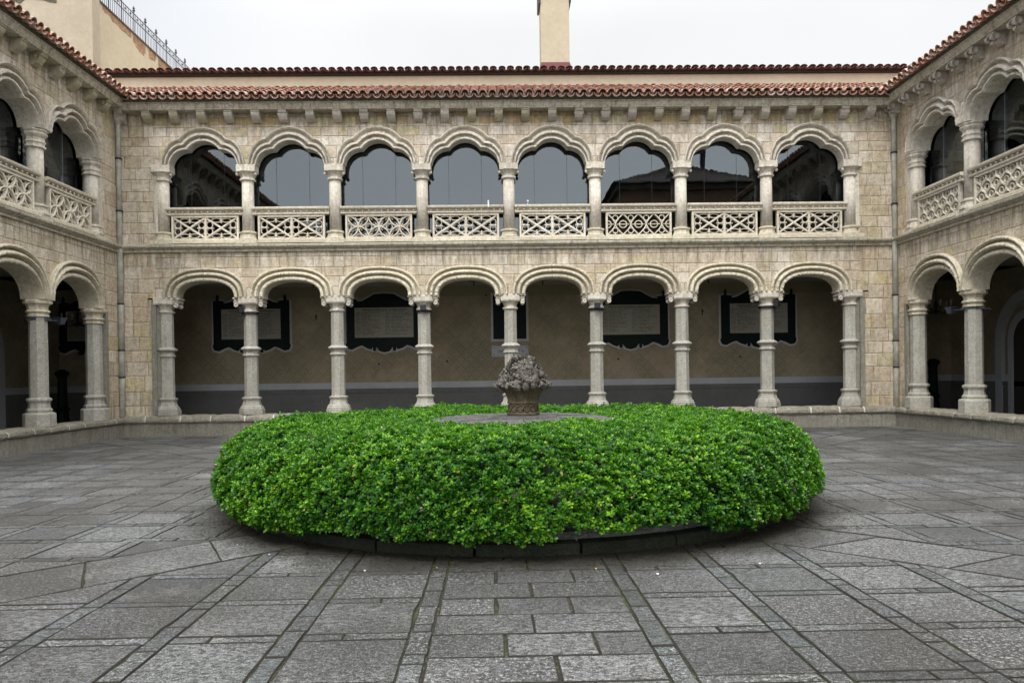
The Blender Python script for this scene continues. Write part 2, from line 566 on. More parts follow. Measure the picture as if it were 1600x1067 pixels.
def leaf_mat():
    g = NT('glossy_leaves')
    at = g.n('ShaderNodeAttribute', attribute_name='tint')
    sc = g.n('ShaderNodeSeparateColor')
    g.l(at.outputs['Color'], sc.inputs[0])
    col = g.ramp(sc.outputs[0], [(0, (.008, .042, .007)), (.35, (.022, .100, .008)), (.7, (.075, .215, .010)), (1, (.20, .39, .02))])
    col = g.mix(sc.outputs[1], col, (.40, .28, .13))
    g.b.inputs['Subsurface Weight'].default_value = 0
    m = g.fin(col, .40, None, spec=.30)
    tl = g.n('ShaderNodeBsdfTranslucent')
    cm = g.mix(.5, col, (.12, .42, .015))
    g.l(cm, tl.inputs[0])
    mx = g.n('ShaderNodeMixShader')
    mx.inputs[0].default_value = .28
    g.l(g.b.outputs[0], mx.inputs[1])
    g.l(tl.outputs[0], mx.inputs[2])
    g.l(mx.outputs[0], g.out.inputs[0])
    return m


M['leaf'] = leaf_mat()
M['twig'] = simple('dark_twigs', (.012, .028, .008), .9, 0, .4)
M['bark'] = simple('shrub_bark', (.05, .042, .03), .9, 0, .4)
M['gravel'] = stone('white_gravel', (.82, .81, .80), (.86, .85, .84), (.35, .33, .3), speck=.9, fine=30, bumpd=.04)
M['litter'] = simple('dry_leaf_litter', (.055, .042, .022), .9, 0, .6)
M['hose'] = simple('black_hose', (.015, .015, .015), .5)


# ------------------------------------------------------------------ mesh helpers
class MB:
    def __init__(self):
        self.v = []
        self.f = []
        self.t = []          # face tint (r,g)
        self.sm = []

    def add(self, vs, fs, tint=None, smooth=False):
        b = len(self.v)
        self.v += [tuple(p) for p in vs]
        for f in fs:
            self.f.append(tuple(b + i for i in f))
            self.t.append(tint)
            self.sm.append(smooth)

    def box(self, x0, x1, y0, y1, z0, z1, tint=None):
        self.add([(x0, y0, z0), (x1, y0, z0), (x1, y1, z0), (x0, y1, z0), (x0, y0, z1), (x1, y0, z1), (x1, y1, z1), (x0, y1, z1)],
                 [(0, 3, 2, 1), (4, 5, 6, 7), (0, 1, 5, 4), (1, 2, 6, 5), (2, 3, 7, 6), (3, 0, 4, 7)], tint)

    def chbox(self, x0, x1, y0, y1, z0, z1, c=.012):
        """box with chamfered vertical and top edges"""
        def ring(i, z):
            a, b, d, e = x0 + i, x1 - i, y0 + i, y1 - i
            return [(a + c, d, z), (b - c, d, z), (b, d + c, z), (b, e - c, z), (b - c, e, z), (a + c, e, z), (a, e - c, z), (a, d + c, z)]
        vs = ring(0, z0) + ring(0, z1 - c) + ring(c, z1)
        fs = [tuple(range(7, -1, -1)), tuple(range(16, 24))]
        for k in (0, 8):
            for i in range(8):
                j = (i + 1) % 8
                fs.append((k + i, k + j, k + 8 + j, k + 8 + i))
        self.add(vs, fs)

    def lathe(self, prof, n=8, cx=0, cy=0, rot=None, smooth=False, sy=1.0, wob=0):
        """prof: (apothem, z). n sides; flats face the axes"""
        rot = PI / n if rot is None else rot
        k = 1 / math.cos(PI / n) if n <= 12 else 1
        vs = []
        for r, z in prof:
            for i in range(n):
                a = rot + 2 * PI * i / n
                rr = r * k * (1 + (random.uniform(-wob, wob) if wob else 0))
                vs.append((cx + rr * math.cos(a), cy + rr * sy * math.sin(a), z))
        fs = []
        for j in range(len(prof) - 1):
            for i in range(n):
                i2 = (i + 1) % n
                fs.append((j * n + i, j * n + i2, (j + 1) * n + i2, (j + 1) * n + i))
        fs.append(tuple(range(n - 1, -1, -1)))
        fs.append(tuple((len(prof) - 1) * n + i for i in range(n)))
        self.add(vs, fs, None, smooth)

    def tube(self, pts, r, n=6, smooth=True, cap=True):
        pts = [Vector(p) for p in pts]
        rs = r if isinstance(r, (list, tuple)) else [r] * len(pts)
        vs = []
        for i, p in enumerate(pts):
            d = (pts[min(i + 1, len(pts) - 1)] - pts[max(i - 1, 0)]).normalized()
            up = Vector((0, 0, 1)) if abs(d.z) < .9 else Vector((1, 0, 0))
            a = d.cross(up).normalized()
            b = d.cross(a)
            for k in range(n):
                t = 2 * PI * k / n
                vs.append(p + (a * math.cos(t) + b * math.sin(t)) * rs[i])
        fs = []
        for j in range(len(pts) - 1):
            for i in range(n):
                i2 = (i + 1) % n
                fs.append((j * n + i, j * n + i2, (j + 1) * n + i2, (j + 1) * n + i))
        if cap:
            fs.append(tuple(range(n)))
            fs.append(tuple((len(pts) - 1) * n + i for i in range(n - 1, -1, -1)))
        self.add(vs, fs, None, smooth)

    def ball(self, c, r, n=8, m=5, sc=(1, 1, 1), rot=None, bump=0):
        vs = []
        for j in range(m + 1):
            ph = PI * j / m
            for i in range(n):
                a = 2 * PI * i / n
                q = 1 + random.uniform(-bump, bump)
                p = Vector((math.sin(ph) * math.cos(a) * sc[0], math.sin(ph) * math.sin(a) * sc[1], math.cos(ph) * sc[2])) * r * q
                if rot:
                    p = rot @ p
                vs.append((c[0] + p.x, c[1] + p.y, c[2] + p.z))
        fs = []
        for j in range(m):
            for i in range(n):
                i2 = (i + 1) % n
                fs.append((j * n + i, (j + 1) * n + i, (j + 1) * n + i2, j * n + i2))
        self.add(vs, fs, None, True)

    def stroke(self, pts, w, y0, y1):
        """ribbon of width w along 2-D points (x,z), front face at y0, back y1"""
        n = len(pts)
        if n < 2:
            return
        vs = []
        for i in range(n):
            a = pts[max(i - 1, 0)]
            b = pts[min(i + 1, n - 1)]
            dx, dz = b[0] - a[0], b[1] - a[1]
            L = math.hypot(dx, dz) or 1
            nx, nz = -dz / L * w / 2, dx / L * w / 2
            x, z = pts[i]
            ch = w * .22
            kx, kz = nx * .45, nz * .45
            vs += [(x + nx, y1, z + nz), (x + nx, y0 + ch, z + nz), (x + kx, y0, z + kz), (x - kx, y0, z - kz), (x - nx, y0 + ch, z - nz), (x - nx, y1, z - nz)]
        fs = []
        for i in range(n - 1):
            for k in range(5):
                fs.append((i * 6 + k, i * 6 + k + 1, (i + 1) * 6 + k + 1, (i + 1) * 6 + k))
        fs += [(0, 5, 4, 3, 2, 1), tuple((n - 1) * 6 + k for k in range(6))]
        self.add(vs, fs)

    def mesh(self, name, mat):
        me = bpy.data.meshes.new(name)
        me.from_pydata(self.v, [], self.f)
        me.materials.append(M[mat] if isinstance(mat, str) else mat)
        if any(self.sm):
            me.polygons.foreach_set('use_smooth', self.sm)
        if any(t is not None for t in self.t):
            at = me.attributes.new('tint', 'FLOAT_COLOR', 'CORNER')
            arr = []
            for f, t in zip(self.f, self.t):
                t = t if t is not None else (.5, 0)
                arr += [t[0], t[1], t[2] if len(t) > 2 else 0, 1] * len(f)
            at.data.foreach_set('color', arr)
        me.update()
        return me

    def build(self, name, mat, parent=None, loc=None, col=None):
        return link(name, self.mesh(name, mat), parent, loc)


def link(name, me, parent=None, loc=None, rz=0):
    o = bpy.data.objects.new(name, me)
    S.collection.objects.link(o)
    if parent is not None:
        o.parent = parent
    if loc is not None:
        o.location = loc
    if rz:
        o.rotation_euler = (0, 0, rz)
    return o


def thing(name, label, cat, loc=(0, 0, 0), rz=0, group=None):
    o = link(name, None, None, loc, rz)
    o.empty_display_size = .2
    return tag(o, label, cat, group)


def tag(o, label, cat, group=None, kind=None):
    o['label'] = label
    o['category'] = cat
    if group:
        o['group'] = group
    if kind:
        o['kind'] = kind
    return o


def struct(o, label=None):
    o['kind'] = 'structure'
    return o


# ------------------------------------------------------------------ arch curves
def ray_ellipse(th, cx, cz, rx, rz):
    dx, dz = math.cos(th), math.sin(th)
    A = (dx / rx) ** 2 + (dz / rz) ** 2
    B = -2 * (dx * cx / rx ** 2 + dz * cz / rz ** 2)
    Cc = (cx / rx) ** 2 + (cz / rz) ** 2 - 1
    D = B * B - 4 * A * Cc
    if D < 0:
        return 0
    return (-B + math.sqrt(D)) / (2 * A)


def lerp(a, b, t):
    return a + (b - a) * t


def arch_fn(spec):
    kind = spec['kind']

    def f(th, t):
        if kind == 'basket':
            a = lerp(spec['a0'], spec['a1'], t)
            b = lerp(spec['b0'], spec['b1'], t)
            e = spec.get('e', 2.3)
            c, s = abs(math.cos(th)), abs(math.sin(th))
            r = ((c / a) ** e + (s / b) ** e) ** (-1 / e)
        else:
            r = 0
            for s0, s1 in spec['shapes']:
                p = [lerp(u, v, t) for u, v in zip(s0, s1)]
                r = max(r, ray_ellipse(th, *p))
                if p[0] != 0:
                    r = max(r, ray_ellipse(th, -p[0], p[1], p[2], p[3]))
        return (r * math.cos(th), r * math.sin(th))
    return f


def moulding(spec, prof, N=56, rr=random):
    f = arch_fn(spec)
    b = MB()
    vs = []
    n = len(prof)
    nj = rr.choice((5, 6, 7))
    js = [PI * (k + rr.uniform(.35, .65)) / nj for k in range(nj)]
    ths = [(PI * i / N, 0, 0) for i in range(N + 1)]
    for j in js:
        ths = [q for q in ths if abs(q[0] - j) > .014]
        ths += [(j - .008, 0, 0), (j - .004, .014, 0), (j + .004, .014, 0), (j + .008, 0, 0)]
    ths.sort()
    off = [rr.uniform(-.006, .006) for _ in range(nj + 1)]
    ph = [rr.uniform(0, 6.3) for _ in range(4)]
    for th, gr, _ in ths:
        k = sum(1 for j in js if th > j)
        for q, (t, y) in enumerate(prof):
            x, z = f(th, t)
            w = .004 * math.sin(th * 31 + ph[0] + q) + .003 * math.sin(th * 57 + ph[1] + 2 * q)
            yy = y + (off[k] + gr + w if 0 < q < n - 2 and y < .06 else 0)
            chip = max(0, math.sin(th * 13 + ph[2]) * math.sin(th * 7.3 + ph[3]) - .80) * .12
            vs.append((x, min(yy + (chip if y < -.03 else 0), .3 + y), z))
    N = len(ths) - 1
    fs = []
    for i in range(N):
        for k in range(n - 1):
            fs.append((i * n + k, i * n + k + 1, (i + 1) * n + k + 1, (i + 1) * n + k))
    b.add(vs, fs)
    b.add([vs[k] for k in range(n)], [tuple(range(n))])
    b.add([vs[N * n + k] for k in range(n)], [tuple(range(n - 1, -1, -1))])
    return b


def arcade_wall(b, x0, x1, arches, zs, z1, y0, y1, f, t=.93, N=44):
    """solid wall from zs up to z1 with arched openings at centres arches (spring at zs)"""
    edges = [x0]
    for cx in arches:
        pts = []
        for i in range(N + 1):
            x, z = f(PI - PI * i / N, t)
            pts.append((cx + x, zs + max(z, 0)))
        xs = pts[0][0]
        for i in range(1, len(pts)):           # keep x monotone
            if pts[i][0] < pts[i - 1][0]:
                pts[i] = (pts[i - 1][0], pts[i][1])
        vs = []
        for x, z in pts:
            vs += [(x, y0, z), (x, y0, z1), (x, y1, z), (x, y1, z1)]
        fs = []
        for i in range(N):
            a, c = i * 4, i * 4 + 4
            fs += [(a, c, c + 1, a + 1), (a + 2, a + 3, c + 3, c + 2), (a, a + 2, c + 2, c)]
        b.add(vs, fs)
        edges += [pts[0][0], pts[-1][0]]
    edges.append(x1)
    for i in range(0, len(edges), 2):
        if edges[i + 1] - edges[i] > 1e-4:
            b.add([(edges[i], y0, zs), (edges[i + 1], y0, zs), (edges[i + 1], y0, z1), (edges[i], y0, z1),
                   (edges[i], y1, zs), (edges[i + 1], y1, zs), (edges[i + 1], y1, z1), (edges[i], y1, z1)],
                  [(0, 1, 2, 3), (5, 4, 7, 6), (0, 4, 5, 1)])


# ------------------------------------------------------------------ tracery panels (x,z centred on the panel)
def clip_path(pts, hw, hh):
    out, cur = [], []
    for x, z in pts:
        if abs(x) <= hw + 1e-6 and abs(z) <= hh + 1e-6:
            cur.append((x, z))
        else:
            if len(cur) > 1:
                out.append(cur)
            cur = []
    if len(cur) > 1:
        out.append(cur)
    return out


def arc(cx, cz, r, a0, a1, n=14, rz=None):
    rz = r if rz is None else rz
    return [(cx + r * math.cos(lerp(a0, a1, i / n)), cz + rz * math.sin(lerp(a0, a1, i / n))) for i in range(n + 1)]


def tracery(kind, w, h):
    b = MB()
    k = [0]

    def st(p, wd=.036, yy=0.0):
        k[0] += 1
        wd *= 1.02
        b.stroke(p, wd, yy + .0007 * (k[0] % 23), .075 + .0005 * (k[0] % 17))
    hw, hh = w / 2, h / 2
    if kind == 'saltire':
        for s in (-1, 1):
            c = s * hw / 2
            a, d = hw / 2 - .012, hh - .01
            st([(c - a, -d), (c + a, d)], .05)
            st([(c - a, d), (c + a, -d)], .05)
            for q in (-1, 1):
                st([(c, q * d), (c, q * d * .50)], .030)
                st([(c + q * a, 0), (c + q * a * .50, 0)], .030)
                for u in (-1, 1):
                    st(arc(c + q * a * .77, u * d * .33, a * .20, 0, 2 * PI, 18, d * .32), .017, .006)
                    st(arc(c + u * a * .33, q * d * .77, a * .30, 0, 2 * PI, 18, d * .20), .017, .006)
        st([(0, -hh), (0, hh)], .06, -.004)
    elif kind == 'petals':
        p = h
        r = p / 2
        m = int(w / r) + 4
        for i in range(-m, m + 1):
            for j in range(-2, 3):
                if (i + j) % 2 == 1 or (i + j) % 2 == -1:
                    for c in clip_path(arc(i * r, j * r, r, 0, 2 * PI, 60), hw, hh):
                        st(c, .034)
        for i in range(-m, m + 1):
            for j in range(-2, 3):
                if (i + j) % 2 != 0:
                    for c in clip_path(arc(i * r, j * r, r * .30, 0, 2 * PI, 20), hw, hh):
                        st(c, .02, .015)
                else:
                    for qa in (PI / 4, 3 * PI / 4):
                        cx_, cz_ = i * r + .0, j * r
                        ln = [(cx_ + t * math.cos(qa), cz_ + t * math.sin(qa)) for t in np.linspace(-r * .5, r * .5, 9)]
                        for c in clip_path(ln, hw, hh):
                            st(c, .018, .02)
    elif kind == 'ogee':
        n = 4
        p = w / n
        for i in range(n):
            c = -hw + (i + .5) * p
            for s in (-1, 1):
                st([(c + s * p * .5 * (abs(z) / hh) ** 1.55, z) for z in np.linspace(-hh, hh, 21)], .030)
                st(arc(c, s * hh * .62, p * .17, 0, 2 * PI, 14), .020, .01)
                st([(c, s * hh), (c, s * hh * .80)], .022, .01)
                st([(c + s * p * .10, 0), (c + s * p * .5, s * 0)], .018, .012)
        for i in range(n + 1):
            c = -hw + i * p
            for cc in clip_path(arc(c, 0, p * .24, 0, 2 * PI, 16, hh * .34), hw, hh):
                st(cc, .022, .008)
    elif kind == 'mouchette':
        n = 5
        p = w / n
        for row in range(3):
            zc = -hh + h * (row + .5) / 3
            for i in range(-1, n + 1):
                cx = -hw + (i + .5 + (row % 2) * .5) * p
                left = [(cx + p * .5 * (-math.cos(PI * q / 12) if False else -math.sin(PI * q / 12)), zc - h / 6 + (h / 2.2) * q / 12) for q in range(13)]
                right = [(2 * cx - x, z) for x, z in left]
                for pts in (left, right):
                    for c in clip_path(pts, hw, hh):
                        st(c, .032)
                for c in clip_path(arc(cx, zc + .02, p * .20, 0, 2 * PI, 14), hw, hh):
                    st(c, .02, .012)
    # border
    bw = .05
    b.box(-hw - bw, hw + bw, -.012, .085, hh, hh + bw)
    b.box(-hw - bw, hw + bw, -.012, .085, -hh - bw, -hh)
    b.box(-hw - bw, -hw, -.0115, .084, -hh, hh)
    b.box(hw, hw + bw, -.0115, .084, -hh, hh)
    return b


def rail_mesh(w):
    b = MB()
    x0, x1 = -w / 2, w / 2
    prof = [(.10, 0), (-.02, 0), (-.035, .02), (-.035, .045), (.03, .058), (.03, .108), (-.05, .125), (-.075, .15), (-.08, .19), (-.06, .20), (.14, .20), (.14, 0)]
    n = len(prof)
    vs = [(x0, y, z) for y, z in prof] + [(x1, y, z) for y, z in prof]
    fs = [(i, i + 1, n + i + 1, n + i) for i in range(n - 1)] + [(n - 1, 0, n, 2 * n - 1), tuple(range(n)), tuple(range(2 * n - 1, n - 1, -1))]
    b.add(vs, fs)
    k = int(w / .165)
    for i in range(k):
        x = x0 + (i + .5) * w / k
        b.ball((x, -.012, .083), .030, 7, 5)
    return b


def string_mesh(x0, x1, seg=1.3, big=1.0):
    """moulded string course, z from 0 to .21 in uneven lengths"""
    b = MB()
    x = x0
    while x < x1 - .01:
        L = min(seg * random.uniform(.7, 1.3), x1 - x)
        if x1 - x - L < .3:
            L = x1 - x
        j = random.uniform(-.006, .006)
        prof = [(.0, 0), (-.05 * big, .0), (-.06 * big, .035), (-.03 * big, .06), (-.10 * big, .10), (-.15 * big, .12), (-.16 * big, .165), (-.12 * big, .185), (.0, .20)]
        prof = [(y + j if 0 < i < len(prof) - 1 else y, z) for i, (y, z) in enumerate(prof)]
        n = len(prof)
        g = .003
        vs = [(x + g, y, z) for y, z in prof] + [(x + L - g, y, z) for y, z in prof]
        fs = [(i, i + 1, n + i + 1, n + i) for i in range(n - 1)] + [tuple(range(n)), tuple(range(2 * n - 1, n - 1, -1))]
        b.add(vs, fs)
        x += L
    return b


# ------------------------------------------------------------------ roof of barrel tiles
def tile_roof(x0, x1, y0, z0, slope, length, pitch=.235, rows=None, rs=1.0):
    b = MB()
    r = pitch * .385
    tl = .36
    ca, sa = math.cos(slope), math.sin(slope)
    rows = rows or int(length / (tl * .8)) + 1
    n = int((x1 - x0) / pitch)

    def P(x, s, h):
        return (x, y0 + s * ca - h * sa, z0 + s * sa + h * ca)
    segs = 6
    for i in range(n):
        cx = x0 + (i + .5) * pitch
        for j in range(rows):
            s0 = j * tl * .8 + random.uniform(-.012, .012)
            s1 = s0 + tl
            lift = .035 + random.uniform(-.006, .010)
            tint = (random.uniform(.55, 1) if j == 0 else random.uniform(0, .75), 0)
            jx = random.uniform(-.014, .014)
            # cover (convex), wide end down
            for (c, up, ra, rb, ha, hb) in ((cx, 1, r * 1.10, r * .92, .07 + lift, .07),):
                vs = []
                for s, rr, hh in ((s0, ra, ha), (s1, rb, hb)):
                    for k in range(segs + 1):
                        a = PI * k / segs
                        vs.append(P(c + jx + rr * math.cos(a), s, hh * rs + rr * rs * math.sin(a)))
                    for k in range(segs + 1):
                        a = PI * k / segs
                        vs.append(P(c + jx + (rr - .017) * math.cos(a), s, hh * rs + (rr - .017) * rs * math.sin(a)))
                m = segs + 1
                fs = []
                for k in range(segs):
                    fs.append((k, k + 1, 2 * m + k + 1, 2 * m + k))
                    fs.append((m + k, 2 * m + m + k, 2 * m + m + k + 1, m + k + 1))
                    fs.append((k, m + k, m + k + 1, k + 1))
                b.add(vs, fs, tint, False)
            # pan (concave) between covers
            tint = (random.random(), 0)
            c = cx + pitch / 2
            vs = []
            for s, rr, hh in ((s0 - .03, r * .95, .105), (s1, r * 1.0, .085)):
                for k in range(segs + 1):
                    a = PI + PI * k / segs
                    vs.append(P(c + rr * math.cos(a), s, hh * rs + rr * rs * math.sin(a)))
                for k in range(segs + 1):
                    a = PI + PI * k / segs
                    vs.append(P(c + (rr + .017) * math.cos(a), s, hh * rs + (rr + .017) * rs * math.sin(a)))
            m = segs + 1
            fs = []
            for k in range(segs):
                fs.append((k, k + 1, 2 * m + k + 1, 2 * m + k))
                fs.append((m + k, 2 * m + m + k, 2 * m + m + k + 1, m + k + 1))
                fs.append((k, m + k, m + k + 1, k + 1))
            b.add(vs, fs, tint, False)
    return b


# ------------------------------------------------------------------ column kits
def col_lower_back():
    base, shaft, ring, cap = MB(), MB(), MB(), MB()
    base.lathe([(.305, .55), (.305, .66), (.290, .665), (.290, .70), (.272, .72), (.265, .75), (.232, .775), (.21, .85), (.205, .90), (.215, .92), (.232, .945), (.236, .975), (.18, 1.0)], 8)
    shaft.lathe([(.170, 1.0), (.166, 1.5), (.160, 3.24)], 8)
    ring.lathe([(.165, 2.06), (.200, 2.075), (.200, 2.105), (.172, 2.13), (.178, 2.185), (.232, 2.235), (.245, 2.255), (.235, 2.275), (.165, 2.325)], 8)
    cap.lathe([(.16, 3.215), (.197, 3.225), (.197, 3.262), (.165, 3.275), (.17, 3.33), (.20, 3.39), (.235, 3.425)], 8)
    cap.chbox(-.245, .245, -.25, .25, 3.425, 3.6, .012)
    cap.box(-.225, .225, -.262, -.242, 3.45, 3.575)
    for s in (-1, 1):
        cap.box(min(s * .24, s * .405), max(s * .24, s * .405), -.20, .20, 3.557, 3.597)
        cap.box(min(s * .24, s * .375), max(s * .24, s * .375), -.185, .185, 3.50, 3.54)
        cap.box(min(s * .24, s * .39), max(s * .24, s * .39), -.175, .175, 3.462, 3.485)
        for a in range(7):
            t = 2 * PI * a / 7
            for yy in (-.15, .15):
                cap.ball((s * .32 + .04 * math.cos(t), yy - .02 * (yy < 0), 3.40 + .04 * math.sin(t)), .028, 6, 4)
        for yy in (-.155, .155):
            cap.ball((s * .32, yy, 3.40), .032, 7, 5)
        cap.tube([(s * .32, -.15, 3.40), (s * .32, .15, 3.40)], .052, 8)
    return dict(base=(base, 'granite'), shaft=(shaft, 'granite'), ring=(ring, 'granite'), capital=(cap, 'limestone'))


def col_lower_side():
    base, shaft, cap = MB(), MB(), MB()
    base.lathe([(.300, .50), (.300, .765), (.285, .79), (.225, .81), (.238, .84), (.236, .87), (.205, .90), (.192, 1.0), (.212, 1.04), (.232, 1.07), (.226, 1.11), (.175, 1.13)], 8)
    shaft.lathe([(.176, 1.13), (.175, 2.29), (.170, 2.295), (.170, 2.30), (.174, 2.305), (.168, 2.93)], 8)
    cap.lathe([(.17, 2.875), (.205, 2.885), (.205, 2.92), (.182, 2.935), (.20, 2.96), (.228, 2.985), (.222, 3.01), (.19, 3.03), (.19, 3.09), (.215, 3.14), (.262, 3.165), (.27, 3.21), (.23, 3.25)], 8)
    cap.lathe([(.20, 3.25), (.205, 3.50)], 8)
    return dict(base=(base, 'granite'), shaft=(shaft, 'granite'), capital=(cap, 'limestone_warm'))


def col_upper_back():
    base, shaft, cap = MB(), MB(), MB()
    base.chbox(-.28, .28, -.24, .2, 4.985, 5.09, .01)
    base.lathe([(.235, 5.09), (.235, 5.13), (.205, 5.15), (.195, 5.24), (.225, 5.265), (.225, 5.30), (.17, 5.32)], 8)
    shaft.lathe([(.158, 5.32), (.152, 6.66)], 16, smooth=True)
    cap.lathe([(.155, 6.635), (.19, 6.65), (.19, 6.69), (.165, 6.71), (.175, 6.76), (.215, 6.82), (.265, 6.86)], 8)
    cap.chbox(-.245, .245, -.21, .16, 6.86, 7.04, .01)
    for s in (-1, 1):
        cap.ball((s * .235, -.12, 6.80), .045, 7, 5)
    return dict(base=(base, 'limestone_warm'), shaft=(shaft, 'limestone'), capital=(cap, 'limestone'))


def col_upper_side(dz=0.0):
    base, shaft, cap = MB(), MB(), MB()
    base.chbox(-.28, .28, -.24, .22, 4.985, 5.09, .01)
    base.lathe([(.26, 5.09), (.26, 5.13), (.225, 5.15), (.21, 5.24), (.245, 5.265), (.245, 5.30), (.2, 5.32)], 8)
    shaft.lathe([(.172, 5.32), (.165, 6.58 + dz)], 16, smooth=True)
    q = dz + 6.53
    cap.lathe([(.165, q), (.20, q + .01), (.20, q + .045), (.175, q + .06), (.18, q + .10), (.20, q + .12), (.20, q + .14), (.178, q + .16), (.178, q + .22), (.225, q + .27), (.24, q + .30), (.215, q + .33), (.245, q + .36), (.25, q + .39), (.18, q + .40)], 8)
    cap.lathe([(.195, q + .40), (.20, q + .62)], 8)
    return dict(base=(base, 'limestone'), shaft=(shaft, 'limestone'), capital=(cap, 'limestone'))


def kit_meshes(kit):
    return {k: b.mesh(k, m) for k, (b, m) in kit.items()}


def put_column(parent, kit, x, y, first_name='shaft'):
    c = link('column', kit['shaft'], parent, (x, y, 0))
    for k, me in kit.items():
        if k != 'shaft':
            link(k, me, c)
    return c


def corbel_mesh(style):
    b = MB()
    w = .105
    if style == 'plain':
        prof = [(0, -.27), (-.05, -.27), (-.17, -.20), (-.235, -.14), (-.255, -.09), (-.25, -.05), (-.27, -.045), (-.275, 0), (0, 0)]
        n = len(prof)
        vs = [(-w, y, z) for y, z in prof] + [(w, y, z) for y, z in prof]
        b.add(vs, [(i, i + 1, n + i + 1, n + i) for i in range(n - 1)] + [tuple(range(n)), tuple(range(2 * n - 1, n - 1, -1))])
    elif style == 'round':
        prof = [(0, -.27), (-.06, -.27), (-.15, -.22), (-.20, -.15), (-.22, -.075), (-.25, -.07), (-.275, -.03), (-.275, 0), (0, 0)]
        n = len(prof)
        vs = [(-w, y, z) for y, z in prof] + [(w, y, z) for y, z in prof]
        b.add(vs, [(i, i + 1, n + i + 1, n + i) for i in range(n - 1)] + [tuple(range(n)), tuple(range(2 * n - 1, n - 1, -1))])
        b.tube([(-w - .02, -.16, -.09), (w + .02, -.16, -.09)], .06, 8)
    else:                                           # scroll with an end boss
        prof = [(0, -.27), (-.10, -.27), (-.17, -.22), (-.19, -.13), (-.25, -.06), (-.28, -.04), (-.28, 0), (0, 0)]
        n = len(prof)
        vs = [(-w, y, z) for y, z in prof] + [(w, y, z) for y, z in prof]
        b.add(vs, [(i, i + 1, n + i + 1, n + i) for i in range(n - 1)] + [tuple(range(n)), tuple(range(2 * n - 1, n - 1, -1))])
        for s in (-1, 1):
            b.tube([(s * .05, -.24, -.10), (s * (w + .03), -.24, -.10)], .075, 9)
        b.ball((0, -.255, -.10), .05, 4, 4)
        b.tube([(-w * .5, -.2, -.2), (w * .5, -.2, -.2)], .045, 7)
    return b


